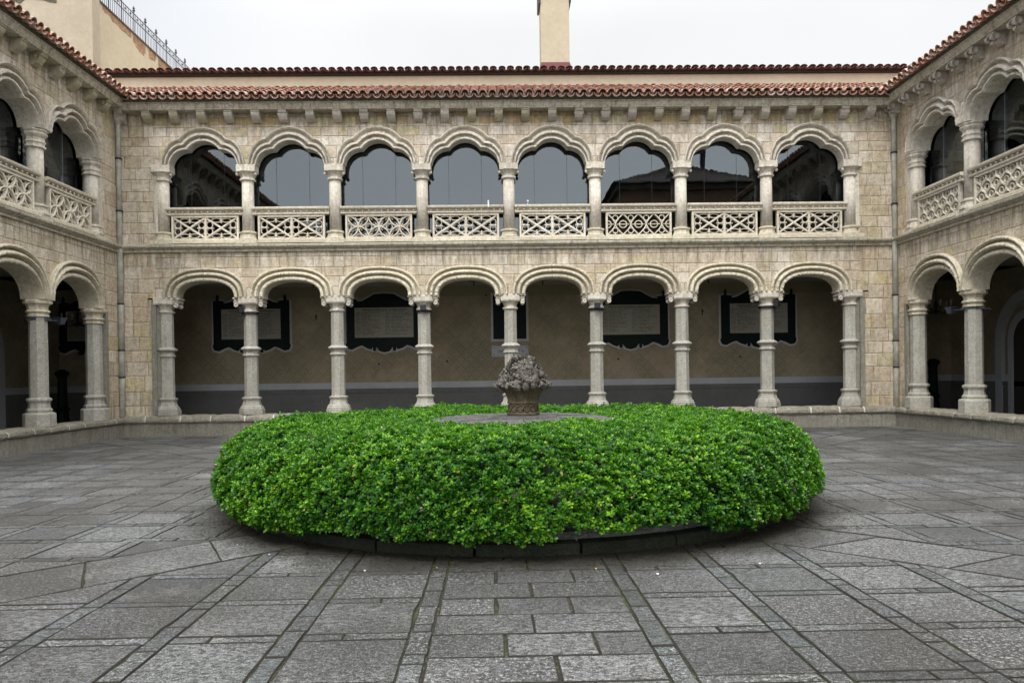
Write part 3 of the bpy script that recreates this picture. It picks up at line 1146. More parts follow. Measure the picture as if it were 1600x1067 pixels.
# ------------------------------------------------------------------ a cloister wing in local coordinates
# local x runs along the facade, y goes into the building, z up
def wing(root, P, rnd):
    """P: dict with x0,x1 (facade ends), cols (column positions incl. the engaged end ones), style keys"""
    side = P['side']
    cols = P['cols']
    ctr = [(a + b) / 2 for a, b in zip(cols[:-1], cols[1:])]
    x0, x1 = P['x0'], P['x1']
    tl, tu = (.42, .42) if side else (.40, .28)      # wall thickness lower / upper
    zs, zu = P['zs'], P['zu']
    fl, fu = arch_fn(P['lower']), arch_fn(P['upper'])
    ps, pe = min(cols) - .20, max(cols) + .20
    # --- walls
    b = MB()
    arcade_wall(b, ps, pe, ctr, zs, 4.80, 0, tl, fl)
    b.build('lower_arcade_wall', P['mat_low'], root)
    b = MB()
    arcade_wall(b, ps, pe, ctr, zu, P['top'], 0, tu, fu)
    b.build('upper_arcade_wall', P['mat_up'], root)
    b = MB()
    b.box(ps, pe, 0.0, .30, 4.80, 5.02)
    b.build('floor_band', 'limestone', root)
    for (a, c) in ((x0, ps), (pe, x1)):
        if c - a > .02:
            b = MB()
            b.box(a, c, -.004 * side, tl, .40, 4.80)
            b.build('corner_pier', P['mat_pier'], root)
            b = MB()
            b.box(a, c, 0, max(tl, tu), 4.80, P['top'])
            b.build('corner_pier', P['mat_pier_up'], root)
    # --- arch mouldings
    prl = [(1.0, .012), (1.0, -.055), (.95, -.075), (.88, -.075), (.83, -.04), (.80, .02), (.72, .02), (.66, -.05), (.56, -.085), (.48, -.085), (.42, -.05), (.36, .03), (.30, .03), (.26, -.04), (.12, -.055), (.04, -.045), (0, -.01), (0, tl + .01), (.55, tl + .012)]
    pru = [(1.0, .012), (1.0, -.05), (.92, -.08), (.84, -.06), (.80, .015), (.66, .02), (.60, -.04), (.50, -.075), (.40, -.075), (.34, .03), (.24, .035), (.18, -.03), (.05, -.035), (0, .0), (0, tu + .01), (.55, tu + .012)]
    prl = [(t, y * 1.25 if y < 0 else y) for t, y in prl]
    pru = [(t, y * 1.25 if y < 0 else y) for t, y in pru]
    if side:
        prl = [(t, y * 1.25 if y < 0 else y) for t, y in prl]
        pru = [(t, y * 1.25 if y < 0 else y) for t, y in pru]
    ml = [moulding(P['lower'], prl, 56, rnd).mesh('lower_arch', P['mat_arch_low']) for _ in range(4)]
    mu = [moulding(P['upper'], pru, 84, rnd).mesh('upper_arch', P['mat_arch']) for _ in range(4)]
    for i, c in enumerate(ctr):
        link('lower_arch', ml[i * 3 % 4], root, (c, 0, zs))
        link('upper_arch', mu[(i * 3 + 1) % 4], root, (c, 0, zu))
    # --- columns
    for i, x in enumerate(cols):
        put_column(root, P['kit_low'], x, tl / 2 - (.02 if side else 0))
        put_column(root, P['kit_up'], x, tu / 2 - (.02 if side else 0))
    # flat dark pilaster behind each engaged column
    for x, s in ((cols[0], -1), (cols[-1], 1)):
        b = MB()
        w = .30
        b.box(min(x, x + s * w), max(x, x + s * w), .05, tl - .03, .55, zs)
        b.box(min(x + s * .18, x + s * w), max(x + s * .18, x + s * w), -.022, .06, .55, zs - .05)
        b.build('pilaster', 'granite_dark', root)
        b = MB()
        b.box(min(x, x + s * .24), max(x, x + s * .24), .02, tu - .02, 5.0, zu)
        b.build('pilaster', 'limestone', root)
    # --- balustrades
    ph = P['ph']
    pw = P['pw']
    zc = (P['pz0'] + P['pz1']) / 2
    cache = {}
    ledge = MB()
    ledge.box(-(pw / 2 + .1), pw / 2 + .1, -.03, .22, 5.02, P['pz0'] - .05)
    ledge.box(-(pw / 2 + .1), pw / 2 + .1, -.07, .2, 5.0, 5.045)
    ledm = ledge.mesh('sill', 'limestone_warm')
    rm = rail_mesh(P['rw']).mesh('rail', 'limestone_pale')
    for i, c in enumerate(ctr):
        kind = P['panels'][i] if i < len(P['panels']) else P['panels'][-1]
        if kind not in cache:
            cache[kind] = tracery(kind, pw, P['pz1'] - P['pz0'] - .02).mesh('tracery', 'limestone_pale')
        bal = link('balustrade', cache[kind], root, (c, .06, zc))
        if not side and kind != 'saltire':
            bal['label'] = 'pierced balustrade with interlaced circle petals' if kind == 'petals' else 'pierced balustrade with hourglass arcs and small rings'
        link('rail', rm, bal, (0, -.01, P['pz1'] + .045 - zc))
        link('sill', ledm, bal, (0, -.06, -zc))
        # --- glazing behind the arcade
        gy = P['gy']
        g = MB()
        g.box(-1.13, 1.13, 0, .012, 5.0, P['top'] - .2)
        if 'gl' not in cache:
            cache['gl'] = g.mesh('glass_pane', 'glass')
            m = MB()
            for q in (-.45, .42):
                m.box(q - .0035, q + .0035, -.003, .015, 5.0, P['top'] - .2)
            cache['gb'] = m.mesh('glazing_bar', 'iron' if not side else 'frame_metal')
        gp = link('glass_pane', cache['gl'], root, (c, gy, 0))
        link('glazing_bar', cache['gb'], gp)
    # --- string course, cornice, corbels
    string_mesh(x0, x1).build('string_course', 'weathered', root, (0, 0, 4.78))
    top = P['top']
    cor = MB()
    x = x0
    ox0, ox1 = x0 + P.get('ci0', 0), x1 - P.get('ci1', 0)
    while x < x1 - .01:
        L = min(.9 * random.uniform(.75, 1.2), x1 - x)
        if x1 - x - L < .25:
            L = x1 - x
        prof = [(0, 0), (-.30, .0), (-.31, .03), (-.325, .05), (-.34, .13), (-.37, .155), (-.37, .175), (0, .175)]
        n = len(prof)
        j = random.uniform(-.005, .005)
        vs = [(x + .004, y + (j if y else 0), z) for y, z in prof] + [(x + L - .004, y + (j if y else 0), z) for y, z in prof]
        cor.add(vs, [(i, i + 1, n + i + 1, n + i) for i in range(n - 1)] + [tuple(range(n)), tuple(range(2 * n - 1, n - 1, -1))])
        x += L
    cor.build('cornice', 'weathered', root, (0, 0, P['zcor']))
    st = [corbel_mesh(s).mesh('corbel', m) for s, m in P['corbels']]
    x = x0 + P['cb0']
    i = 0
    while x < x1 - .1 and i < 31:
        link('corbel', st[rnd.randrange(len(st))], root, (x, 0, P['zcor'] + .003))
        x += .697
        i += 1
    # --- eaves and roof
    b = MB()
    b.box(x0, x1, -.40, .2, P['zcor'] + .18, P['zcor'] + .235)
    # scalloped mortar between eave tiles
    sl_ = math.radians(24.0)
    b.add([(x0, -.44, P['zcor'] + .236), (x1, -.44, P['zcor'] + .236), (x1, -.40 + 2.1, P['zcor'] + .236 + 2.14 * math.tan(sl_)), (x0, -.40 + 2.1, P['zcor'] + .236 + 2.14 * math.tan(sl_)),
           (x0, -.40 + 2.1, P['zcor'] + .20), (x1, -.40 + 2.1, P['zcor'] + .20)], [(0, 1, 2, 3), (3, 2, 5, 4)])
    k = int((x1 - x0) / .235)
    for q in range(k):
        xx = x0 + (q + .5) * .235
        b.ball((xx, -.40, P['zcor'] + .31), .088, 6, 4, (1, .85, 1.1))
    b.build('eaves_course', 'eaves_mortar', root)
    rf = tile_roof(P.get('rx0', x0), P.get('rx1', x1), -.50, P['zcor'] + .19, math.radians(24.0), P['rl'])
    rf.build('roof', 'tile', root)
    # --- interior shell
    b = MB()
    gx0, gx1 = P['gx0'], P['gx1']
    b.box(gx0, gx1, 3.6, 3.9, 0, 4.6)
    rw = b.build('rear_wall', P['mat_rear'], root)
    b = MB()
    b.box(gx0, gx1, 3.575, 3.6, 1.12, 1.31)
    b.build('plaster_band', 'band', rw)
    b = MB()
    b.box(gx0, gx1, 3.52, 3.6, .15, .985)
    x = gx0
    while x < gx1:
        L = random.uniform(.75, 1.15)
        b.box(x + .004, min(x + L, gx1) - .004, 3.50, 3.6, .99, 1.118)
        x += L
    b.build('dado', 'dado', rw)
    b = MB()
    b.box(gx0, gx1, tl + .001, 3.6, 4.25, 4.60)
    b.build('gallery_ceiling', 'ceiling', root)
    b = MB()
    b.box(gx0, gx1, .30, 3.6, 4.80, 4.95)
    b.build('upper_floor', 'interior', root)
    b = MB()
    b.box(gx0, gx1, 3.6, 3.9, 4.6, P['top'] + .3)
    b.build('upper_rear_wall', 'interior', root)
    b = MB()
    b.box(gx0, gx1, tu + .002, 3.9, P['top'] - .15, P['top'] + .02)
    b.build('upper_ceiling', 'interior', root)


LOW_BACK = dict(kind='basket', a0=.745, a1=1.075, b0=.42, b1=.76, e=2.35)
LOW_SIDE = dict(kind='basket', a0=.95, a1=1.145, b0=.62, b1=1.0, e=2.2)
UP_BACK = dict(kind='union', shapes=[((0, .13, .48, .48), (0, .17, .80, .80)), ((.44, -.06, .44, .45), (.62, -.07, .455, .73))])
UP_SIDE = dict(kind='union', shapes=[((0, .12, .49, .50), (0, .16, .82, .80)), ((.47, -.03, .475, .46), (.66, -.03, .49, .73))])
kit_lb, kit_ls, kit_ub = kit_meshes(col_lower_back()), kit_meshes(col_lower_side()), kit_meshes(col_upper_back())
kit_us = kit_meshes(col_upper_side(0.0))
kit_ur = kit_meshes(col_upper_side(0.09))

back = thing('cloister_wing', 'two storey stone arcade wing facing the viewer, with eight glazed upper arches', 'building', (0, 0, 0), 0, 'cloister wings around the courtyard')
wing(back, dict(side=0, x0=-W, x1=W, cols=[-9.08] + [-.04 + (i - 3) * 2.28 for i in range(7)] + [9.04], zs=3.6, zu=7.04, top=8.40, zcor=8.38,
                lower=LOW_BACK, upper=UP_BACK, mat_low='ashlar', mat_up='ashlar_upper', mat_pier='ashlar_warm', mat_pier_up='ashlar',
                mat_arch='limestone', mat_arch_low='limestone_warm', kit_low=kit_lb, kit_up=kit_ub, ph=.57, pw=1.64, pz0=5.14, pz1=5.70, rw=1.98, gy=.36,
                panels=['saltire', 'saltire', 'petals', 'saltire', 'saltire', 'ogee', 'saltire', 'saltire'],
                corbels=[('plain', 'corbel'), ('plain', 'corbel_pale'), ('round', 'corbel_pale'), ('plain', 'corbel'), ('plain', 'corbel_pale')],
                cb0=.16, rl=2.0, rx0=-11.6, rx1=11.6, gx0=-13.8, gx1=13.8, mat_rear='pattern'), random.Random(3))
ls = dict(side=1, zs=3.25, zu=6.93, top=8.46, zcor=8.44, lower=LOW_SIDE, upper=UP_SIDE, mat_low='ashlar', mat_up='ashlar', mat_pier='ashlar_warm',
          mat_pier_up='ashlar_warm', mat_arch='limestone', mat_arch_low='limestone_warm', kit_low=kit_ls, kit_up=kit_us, ph=.72, pw=1.66, pz0=5.12, pz1=5.72, rw=2.06, gy=.47,
          rl=2.2, mat_rear='pattern')
left = thing('cloister_wing', 'left cloister wing running towards the viewer, with circle petal tracery in its balustrades', 'building', (-W, 0, 0), PI / 2, 'cloister wings around the courtyard')
d = dict(ls)
d.update(x0=-22.0, x1=-.0, cols=[-.94 - 2.33 * i for i in range(8, -1, -1)], panels=['petals'], corbels=[('round', 'corbel'), ('plain', 'corbel')], cb0=.25,
         gx0=-22, gx1=3.6, rx0=-22, rx1=1.4)
wing(left, d, random.Random(5))
right = thing('cloister_wing', 'right cloister wing running towards the viewer, with scroll corbels and leaf shaped balustrade tracery', 'building', (W, 0, 0), -PI / 2, 'cloister wings around the courtyard')
d = dict(ls)
d.update(x0=.0, x1=22.0, cols=[.70 + 2.30 * i for i in range(9)], panels=['mouchette'], corbels=[('scroll', 'corbel_pale')], cb0=.2,
         gx0=-3.6, gx1=22, zu=7.02, kit_up=kit_ur, rx0=-1.4, rx1=22)
wing(right, d, random.Random(8))


# ------------------------------------------------------------------ low walls the columns stand on
def low_wall(root, L0, L1, zt):
    b = MB()
    x = L0
    while x < L1 - .01:
        l = min(random.uniform(.75, 1.1), L1 - x)
        if L1 - x - l < .2:
            l = L1 - x
        j = random.uniform(0, .004)
        b.box(x + .0035, x + l - .0035, -.10 - j, .55, -.05, .345)
        x += l
    b.build('face_slabs', 'granite_dark', root)
    b = MB()
    mo = MB()
    x = L0
    while x < L1 - .01:
        l = min(random.uniform(.55, .95), L1 - x)
        if L1 - x - l < .2:
            l = L1 - x
        prof = [(-.10, .347), (-.145, .36), (-.165, .40), (-.16, .46), (-.125, zt - .02), (-.06, zt), (.5, zt), (.52, .347)]
        n = len(prof)
        vs = []
        for q in range(7):
            t = q / 6
            sh = .02 * (1 - min(1, min(t, 1 - t) * 6))
            for y, z in prof:
                k = -1 if y < 0 else 0
                vs.append((x + .006 + (l - .012) * t, y + random.uniform(-.007, .007) - k * sh, z - (sh if z > .4 else 0) + (random.uniform(-.005, .005) if z > .35 else 0)))
        fs = []
        for q in range(6):
            fs += [(q * n + i, q * n + i + 1, (q + 1) * n + i + 1, (q + 1) * n + i) for i in range(n - 1)]
        fs += [tuple(range(n)), tuple(range(7 * n - 1, 6 * n - 1, -1))]
        b.add(vs, fs)
        w = random.uniform(.010, .022)
        mo.add([(x - w, -.157, .38), (x + w, -.157, .38), (x + w * .8, -.15, .45), (x - w * .8, -.15, .45), (x + w, -.10, zt - .015), (x - w, -.10, zt - .015), (x + w, .0, zt - .008), (x - w, 0, zt - .008)],
               [(0, 1, 2, 3), (3, 2, 4, 5), (5, 4, 6, 7)])
        x += l
    b.build('coping', 'coping', root)
    mo.build('mortar_joint', 'mortar', root)


lw = thing('low_wall', 'low grey granite wall with rounded coping under the far arcade', 'wall', (0, 0, 0), 0, 'low walls under the arcades')
low_wall(lw, -W + .0, W - .0, .545)
lw = thing('low_wall', 'low granite wall with rounded coping running along the left arcade', 'wall', (-W, 0, 0), PI / 2, 'low walls under the arcades')
low_wall(lw, -22, -.105, .505)
lw = thing('low_wall', 'low stained granite wall with mortared coping running along the right arcade', 'wall', (W, 0, 0), -PI / 2, 'low walls under the arcades')
low_wall(lw, .105, 22, .505)

# ------------------------------------------------------------------ ground
b = MB()
b.box(-150, 150, -150, 150, -.6, -.011)
struct(b.build('ground', 'joint'))
b = MB()
b.box(-13.8, 13.8, .5, 3.6, -.01, .14)
b.box(-13.8, -W - .5, -22, .5, -.01, .139)
b.box(W + .5, 13.8, -22, .5, -.01, .139)
struct(b.build('gallery_floor', 'floor'))

PCX, PCY = -.20, -10.85


def clip_poly(poly, a, bb, c):
    """keep a*x+b*y<=c"""
    out = []
    for i in range(len(poly)):
        p, q = poly[i], poly[(i + 1) % len(poly)]
        dp, dq = a * p[0] + bb * p[1] - c, a * q[0] + bb * q[1] - c
        if dp <= 0:
            out.append(p)
        if (dp < 0 < dq) or (dq < 0 < dp):
            t = dp / (dp - dq)
            out.append((p[0] + (q[0] - p[0]) * t, p[1] + (q[1] - p[1]) * t))
    return out


pv = MB()


def area(p):
    return abs(sum(p[i][0] * p[(i + 1) % len(p)][1] - p[(i + 1) % len(p)][0] * p[i][1] for i in range(len(p)))) / 2


def slab(poly, blue, rot, clip=True):
    """poly in sector coordinates: u sideways, v outwards from the centre"""
    if clip:
        s = .60
        poly = clip_poly(poly, 1, -1, -s)
        if len(poly) > 2:
            poly = clip_poly(poly, -1, -1, -s)
    if len(poly) < 3 or area(poly) < .004:
        return
    cu = sum(p[0] for p in poly) / len(poly)
    cv = sum(p[1] for p in poly) / len(poly)
    pts = []
    for u, v in poly:
        L = math.hypot(u - cu, v - cv)
        k = max(.2, 1 - random.uniform(.009, .017) / max(L * .7, .02))
        pts.append((cu + (u - cu) * k + random.uniform(-.003, .003), cv + (v - cv) * k + random.uniform(-.003, .003)))
    gg = random.uniform(.0005, .005)
    if area(poly) * 0 == 0:
        orient = sum(poly[i][0] * poly[(i + 1) % len(poly)][1] - poly[(i + 1) % len(poly)][0] * poly[i][1] for i in range(len(poly)))
        q = poly if orient > 0 else poly[::-1]
        pts = list(q)
        for i in range(len(q)):
            (ax0, ay0), (bx0, by0) = q[i], q[(i + 1) % len(q)]
            L = math.hypot(bx0 - ax0, by0 - ay0)
            if L < 1e-4:
                continue
            nx0, ny0 = (by0 - ay0) / L, -(bx0 - ax0) / L          # outward normal
            g2 = gg + random.uniform(-.002, .006)
            pts = clip_poly(pts, nx0, ny0, nx0 * ax0 + ny0 * ay0 - g2)
            if len(pts) < 3:
                return
        sub = []
        for i in range(len(pts)):
            (ax0, ay0), (bx0, by0) = pts[i], pts[(i + 1) % len(pts)]
            L = math.hypot(bx0 - ax0, by0 - ay0)
            m_ = max(1, int(L / .13))
            nx0, ny0 = -(by0 - ay0) / max(L, 1e-5), (bx0 - ax0) / max(L, 1e-5)
            for j in range(m_):
                t = j / m_
                q_ = random.uniform(0, .006) + (random.uniform(.004, .016) if random.random() < .06 else 0) if j else .004
                sub.append((ax0 + (bx0 - ax0) * t + nx0 * q_, ay0 + (by0 - ay0) * t + ny0 * q_))
        pts = sub
    c, s_ = [(1, 0), (0, 1), (-1, 0), (0, -1)][rot % 4] if isinstance(rot, int) else (math.cos(rot), math.sin(rot))
    w = []
    for u, v in pts:
        x, y = u, -v
        w.append((PCX + c * x - s_ * y, PCY + s_ * x + c * y))
    if not isinstance(rot, int):
        pass
    for (A, Bq, Cq) in ((1, 0, W - .09), (-1, 0, W - .09), (0, 1, -.09), (0, -1, 23.5)):
        w = clip_poly(w, A, Bq, Cq)
        if len(w) < 3:
            return
    if area(w) < .003:
        return
    ar = sum(w[i][0] * w[(i + 1) % len(w)][1] - w[(i + 1) % len(w)][0] * w[i][1] for i in range(len(w)))
    if ar < 0:
        w = w[::-1]
    z = random.uniform(-.002, .002)
    tx, ty = random.uniform(-.002, .002), random.uniform(-.002, .002)
    mx = sum(p[0] for p in w) / len(w)
    my = sum(p[1] for p in w) / len(w)
    n = len(w)
    top, mid, bot = [], [], []
    for x, y in w:
        L = math.hypot(x - mx, y - my)
        k = 1 - .006 / max(L, .03)
        zz = z + tx * (x - mx) + ty * (y - my)
        top.append((mx + (x - mx) * k, my + (y - my) * k, zz))
        mid.append((x, y, zz - .006))
        bot.append((x, y, -.014))
    fs = [tuple(range(n))]
    for i in range(n):
        j = (i + 1) % n
        fs += [(n + i, n + j, j, i), (2 * n + i, 2 * n + j, n + j, n + i)]
    tn = random.random()
    pv.add(top, fs[:1], (tn, blue, 0))
    pv.add(top + mid + bot, fs[1:], (tn, blue, 1))


def rect(u0, u1, v0, v1):
    return [(u0, v0), (u1, v0), (u1, v1), (u0, v1)]


BW = .13
for rot in range(4):
    vmax = 13 if rot == 0 else 11.5
    rows = [1.46 + .715 * i for i in range(-1, int((vmax) / .715) + 1)]
    # central strip, running bond in half-height courses
    nC = int(vmax / .3575) + 2
    for i in range(nC):
        v0 = .7 + i * .3575 - .01
        cuts = [-.61]
        if i % 2:
            cuts += [-.61 + random.uniform(.58, .70)]
        else:
            cuts += [-.61 + random.uniform(.34, .44), -.61 + random.uniform(.82, .94)]
        cuts.append(.61)
        for a, c in zip(cuts[:-1], cuts[1:]):
            slab(rect(a, c, v0, v0 + .3575), 0 if random.random() < .9 else .35, rot)
    # bands and square fields either side
    for sgn in (-1, 1):
        for k in range(15):
            a = .61 + k * .745
            v = .8
            while v < vmax:                         # narrow band parallel to the axis
                L = random.choice((.14, .30, .42, .28, .36))
                lo, hi = sorted((sgn * a, sgn * (a + BW)))
                slab(rect(lo, hi, v, v + L), random.uniform(.5, 1), rot)
                v += L
            lo, hi = sorted((sgn * (a + BW), sgn * (a + .745)))
            for r in rows:
                slab(rect(lo, hi, r, r + .61), 0 if random.random() < .85 else .3, rot)
                m = hi if random.random() < .6 else lo + (hi - lo) * random.uniform(.3, .7)
                slab(rect(lo, m, r + .61, r + .715), random.uniform(.2, .8), rot)
                if m < hi:
                    slab(rect(m, hi, r + .61, r + .715), random.uniform(.2, .8), rot)
    # diagonal strips
    ang = rot * PI / 2 + PI / 4
    v = .9
    while v < 16:
        L = random.choice((1.05, .95, 1.15, .8))
        lean = .28
        slab([(-.41, v), (.41, v + lean), (.41, v + L + lean), (-.41, v + L)], 0, ang, False)
        v += L
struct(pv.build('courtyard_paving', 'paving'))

# ------------------------------------------------------------------ hedge, kerb, table, basket
HX, HY = -.18, -10.85
kerb = thing('planter_kerb', 'dark ring of curved granite kerb stones around the foot of the hedge', 'kerb', (HX, HY, 0))
nk = 22
for i in range(nk):
    b = MB()
    a0, a1 = 2 * PI * i / nk + .004, 2 * PI * (i + 1) / nk - .004
    vs = []
    prof = [(2.92, -.01), (3.10, -.01), (3.105, .078), (3.09, .094), (2.935, .096), (2.92, .088)]
    for q in range(6):
        a = lerp(a0, a1, q / 5)
        for r, z in prof:
            vs.append((r * math.cos(a), r * math.sin(a), z + (random.uniform(-.002, .002) if z > .1 else 0)))
    n = len(prof)
    fs = []
    for q in range(5):
        for k in range(n):
            k2 = (k + 1) % n
            fs.append((q * n + k, q * n + k2, (q + 1) * n + k2, (q + 1) * n + k))
    fs += [tuple(range(n - 1, -1, -1)), tuple(5 * n + k for k in range(n))]
    b.add(vs, fs)
    b.build('kerb_stone', 'kerb', kerb)
b = MB()
b.lathe([(2.93, .0), (2.93, .09), (2.4, .14), (1.5, .14), (.3, .14)], 48, smooth=False)
gv = b.build('gravel', 'gravel', None, (HX, HY, 0))
tag(gv, 'pale gravel bed inside the ring of kerb stones', 'gravel', None, 'stuff')
b = MB()
b.tube([(2.72 * math.cos(t), 2.72 * math.sin(t), 2 * .06 + .012 + .01 * math.sin(9 * t)) for t in np.linspace(0, 2 * PI, 90)], .014, 6)
tag(b.build('irrigation_hose', 'hose', None, (HX, HY, 0)), 'thin black irrigation hose lying in a ring on the gravel', 'hose')

tb = thing('stone_table', 'round grey stone table top ringed by the green hedge', 'table', (HX + .06, HY, -.07))
b = MB()
b.lathe([(.75, .16), (.72, .5), (.78, .93), (.82, .95)], 32, smooth=False)
b.build('pedestal', 'limestone_pale', tb)
b = MB()
b.lathe([(1.06, .95), (1.13, .965), (1.14, 1.0), (1.13, 1.012)], 64, smooth=False)
b.build('rim', 'limestone_pale', tb)
b = MB()
for q in range(16):                                # dressed wedges of the top
    a0, a1 = 2 * PI * q / 16 + .006, 2 * PI * (q + 1) / 16 - .006
    vs = []
    ks = np.linspace(a0, a1, 5)
    zz = 1.045 + random.uniform(-.003, .003)
    for r in (.42, .98, 1.10):
        for a in ks:
            vs.append((r * math.cos(a), r * math.sin(a), zz if r < 1.05 else zz - .02))
    for a in ks:
        vs.append((1.10 * math.cos(a), 1.10 * math.sin(a), 1.0))
    fs = []
    for j in range(3):
        for k in range(4):
            fs.append((j * 5 + k, (j + 1) * 5 + k, (j + 1) * 5 + k + 1, j * 5 + k + 1))
    b.add(vs, fs)
b.lathe([(.43, 1.0), (.43, 1.05), (.38, 1.062), (.24, 1.07)], 32)
b.build('table_top', 'table_stone', tb)

bk = thing('stone_basket', 'carved stone basket heaped with fruit and flowers standing on the round table', 'sculpture', (HX + .08, HY, .998))
b = MB()
nb = 64
prof = [(.185, 0), (.20, .01), (.20, .03), (.178, .04), (.178, .135), (.195, .145), (.195, .165), (.18, .175), (.19, .22), (.215, .27), (.25, .31), (.265, .325), (.285, .34), (.29, .355), (.28, .365), (.1, .365)]
vs = []
for j, (r, z) in enumerate(prof):
    for i in range(nb):
        a = 2 * PI * i / nb
        k = 1 + (.035 * math.cos(a * 22) if .17 < z < .36 else (.03 * math.cos(a * 16 + z * 60) if .04 < z < .135 else 0))
        vs.append((r * k * math.cos(a), r * k * math.sin(a), z))
fs = []
for j in range(len(prof) - 1):
    for i in range(nb):
        i2 = (i + 1) % nb
        fs.append((j * nb + i, j * nb + i2, (j + 1) * nb + i2, (j + 1) * nb + i))
b.add(vs, fs)
for i in range(14):                                 # interlaced loops on the foot band
    a = 2 * PI * i / 14
    pts = [((.186) * math.cos(a + .20 * math.cos(t)), .186 * math.sin(a + .20 * math.cos(t)), .088 + .04 * math.sin(t)) for t in np.linspace(0, 2 * PI, 13)]
    b.tube(pts, .007, 4)
b.build('basket_body', 'basket', bk)
b = MB()
rr = random.Random(21)


def heap_r(z):                                      # radius of the heap above the rim
    t = z / .40
    return .285 * (1 - t) ** .8 + .05


for i in range(300):
    z = .34 + .36 * (rr.random() ** 1.2)
    a = rr.uniform(0, 2 * PI)
    r = heap_r(z - .34) * rr.uniform(.90, 1.0)
    s = rr.uniform(.024, .042)
    rot = Matrix.Rotation(a, 3, 'Z') @ Matrix.Rotation(rr.uniform(-.9, .9), 3, 'X') @ Matrix.Rotation(rr.uniform(.2, 1.2), 3, 'Y')
    kind = rr.random()
    if kind < .22:
        b.ball((r * math.cos(a), r * math.sin(a), z), s, 7, 5, (1, 1, 1), None, .06)
    elif kind < .75:                                # leaf: curved thin petal with a mid-rib
        vs, fs = [], []
        L = s * 3.0
        for q in range(6):
            t = q / 5
            wv = s * 1.1 * math.sin(PI * min(1, t * .9 + .08))
            h = .018 * math.sin(t * 2.6)
            for k in (-1, -.4, 0, .4, 1):
                p = rot @ Vector((h + .012 * (1 - abs(k)) - .006, k * wv, (t - .5) * L))
                vs.append((r * math.cos(a) + p.x, r * math.sin(a) + p.y, z + p.z))
        for q in range(5):
            for k in range(4):
                fs.append((q * 5 + k, q * 5 + k + 1, (q + 1) * 5 + k + 1, (q + 1) * 5 + k))
        b.add(vs, fs)
    else:                                           # small rosette
        for q in range(5):
            t = 2 * PI * q / 5
            p = rot @ Vector((.01, s * .8 * math.cos(t), s * .8 * math.sin(t)))
            b.ball((r * math.cos(a) + p.x, r * math.sin(a) + p.y, z + p.z), s * .5, 6, 4)
        b.ball((r * math.cos(a), r * math.sin(a), z), s * .45, 6, 4)
# big sunflower facing the viewer
fc = Vector((.06, -.235, .50))
fn = Vector((.25, -.82, .5)).normalized()
fa = fn.cross(Vector((0, 0, 1))).normalized()
fb = fa.cross(fn)
for i in range(26):
    t = 2 * PI * i / 26
    d = fa * math.cos(t) + fb * math.sin(t)
    tn = -fa * math.sin(t) + fb * math.cos(t)
    p0 = fc + d * .070
    b.add([p0 + tn * .008 + fn * .012, p0 - tn * .008 + fn * .012, fc + d * .105 - tn * .013 + fn * .022, fc + d * .135 + fn * .002, fc + d * .105 + tn * .013 + fn * .022],
          [(0, 1, 2, 3, 4)])
for i in range(70):
    t, q = i * 2.39996, math.sqrt(i / 70) * .07
    p = fc + (fa * math.cos(t) + fb * math.sin(t)) * q + fn * (.012 - q * .12)
    b.ball(p, .0085, 5, 3)
b.lathe([(.28, .37), (.235, .45), (.16, .55), (.09, .64), (.02, .69)], 12, wob=.05)
b.build('fruit_heap', 'carved', bk)

# --- hedge
hd = thing('hedge', 'thick clipped ring of glossy green shrubs around the stone table', 'hedge', (HX, HY, 0))
HP = [(1.17, .50), (1.18, .80), (1.27, .90), (1.5, .95), (1.95, .975), (2.35, .98), (2.78, .965), (3.08, .90), (3.28, .77), (3.39, .60), (3.44, .44), (3.45, .31), (3.43, .22), (3.36, .15), (3.22, .125)]
HPn = np.array(HP)
seg = np.linalg.norm(np.diff(HPn, axis=0), axis=1)
cum = np.concatenate([[0], np.cumsum(seg)])


def prof_at(s):
    r = np.interp(s, cum, HPn[:, 0])
    z = np.interp(s, cum, HPn[:, 1])
    e = .04
    r1, z1 = np.interp(s + e, cum, HPn[:, 0]), np.interp(s + e, cum, HPn[:, 1])
    r0, z0 = np.interp(s - e, cum, HPn[:, 0]), np.interp(s - e, cum, HPn[:, 1])
    tr, tz = r1 - r0, z1 - z0
    L = np.sqrt(tr ** 2 + tz ** 2) + 1e-9
    return r, z, -tz / L * -1, tr / L * 1      # outward normal placeholder (fixed below)


NR = 74000
# sample more where the camera can see it
s = rng.uniform(0, cum[-1], NR * 3)
th = rng.uniform(0, 2 * PI, NR * 3)
r_, z_, _, _ = prof_at(s)
keep = rng.uniform(0, 1, NR * 3) < r_ / 3.45
s, th, r_, z_ = s[keep][:NR], th[keep][:NR], r_[keep][:NR], z_[keep][:NR]
e = .03
ra, za = np.interp(s - e, cum, HPn[:, 0]), np.interp(s - e, cum, HPn[:, 1])
rb, zb = np.interp(s + e, cum, HPn[:, 0]), np.interp(s + e, cum, HPn[:, 1])
tr, tz = rb - ra, zb - za
L = np.hypot(tr, tz)
nr, nz = -tz / L, tr / L           # profile runs inner wall -> top -> outside: left-hand normal points outwards
lump = (.022 * np.sin(th * 5 + 1.3) * np.sin(s * 2.1 + .5) + .012 * np.sin(th * 11 + s * 3.0) + .010 * np.sin(th * 23 - s * 5 + 2) + .014 * np.sin(th * 41 + s * 11) + .012 * np.sin(th * 67 - s * 17))
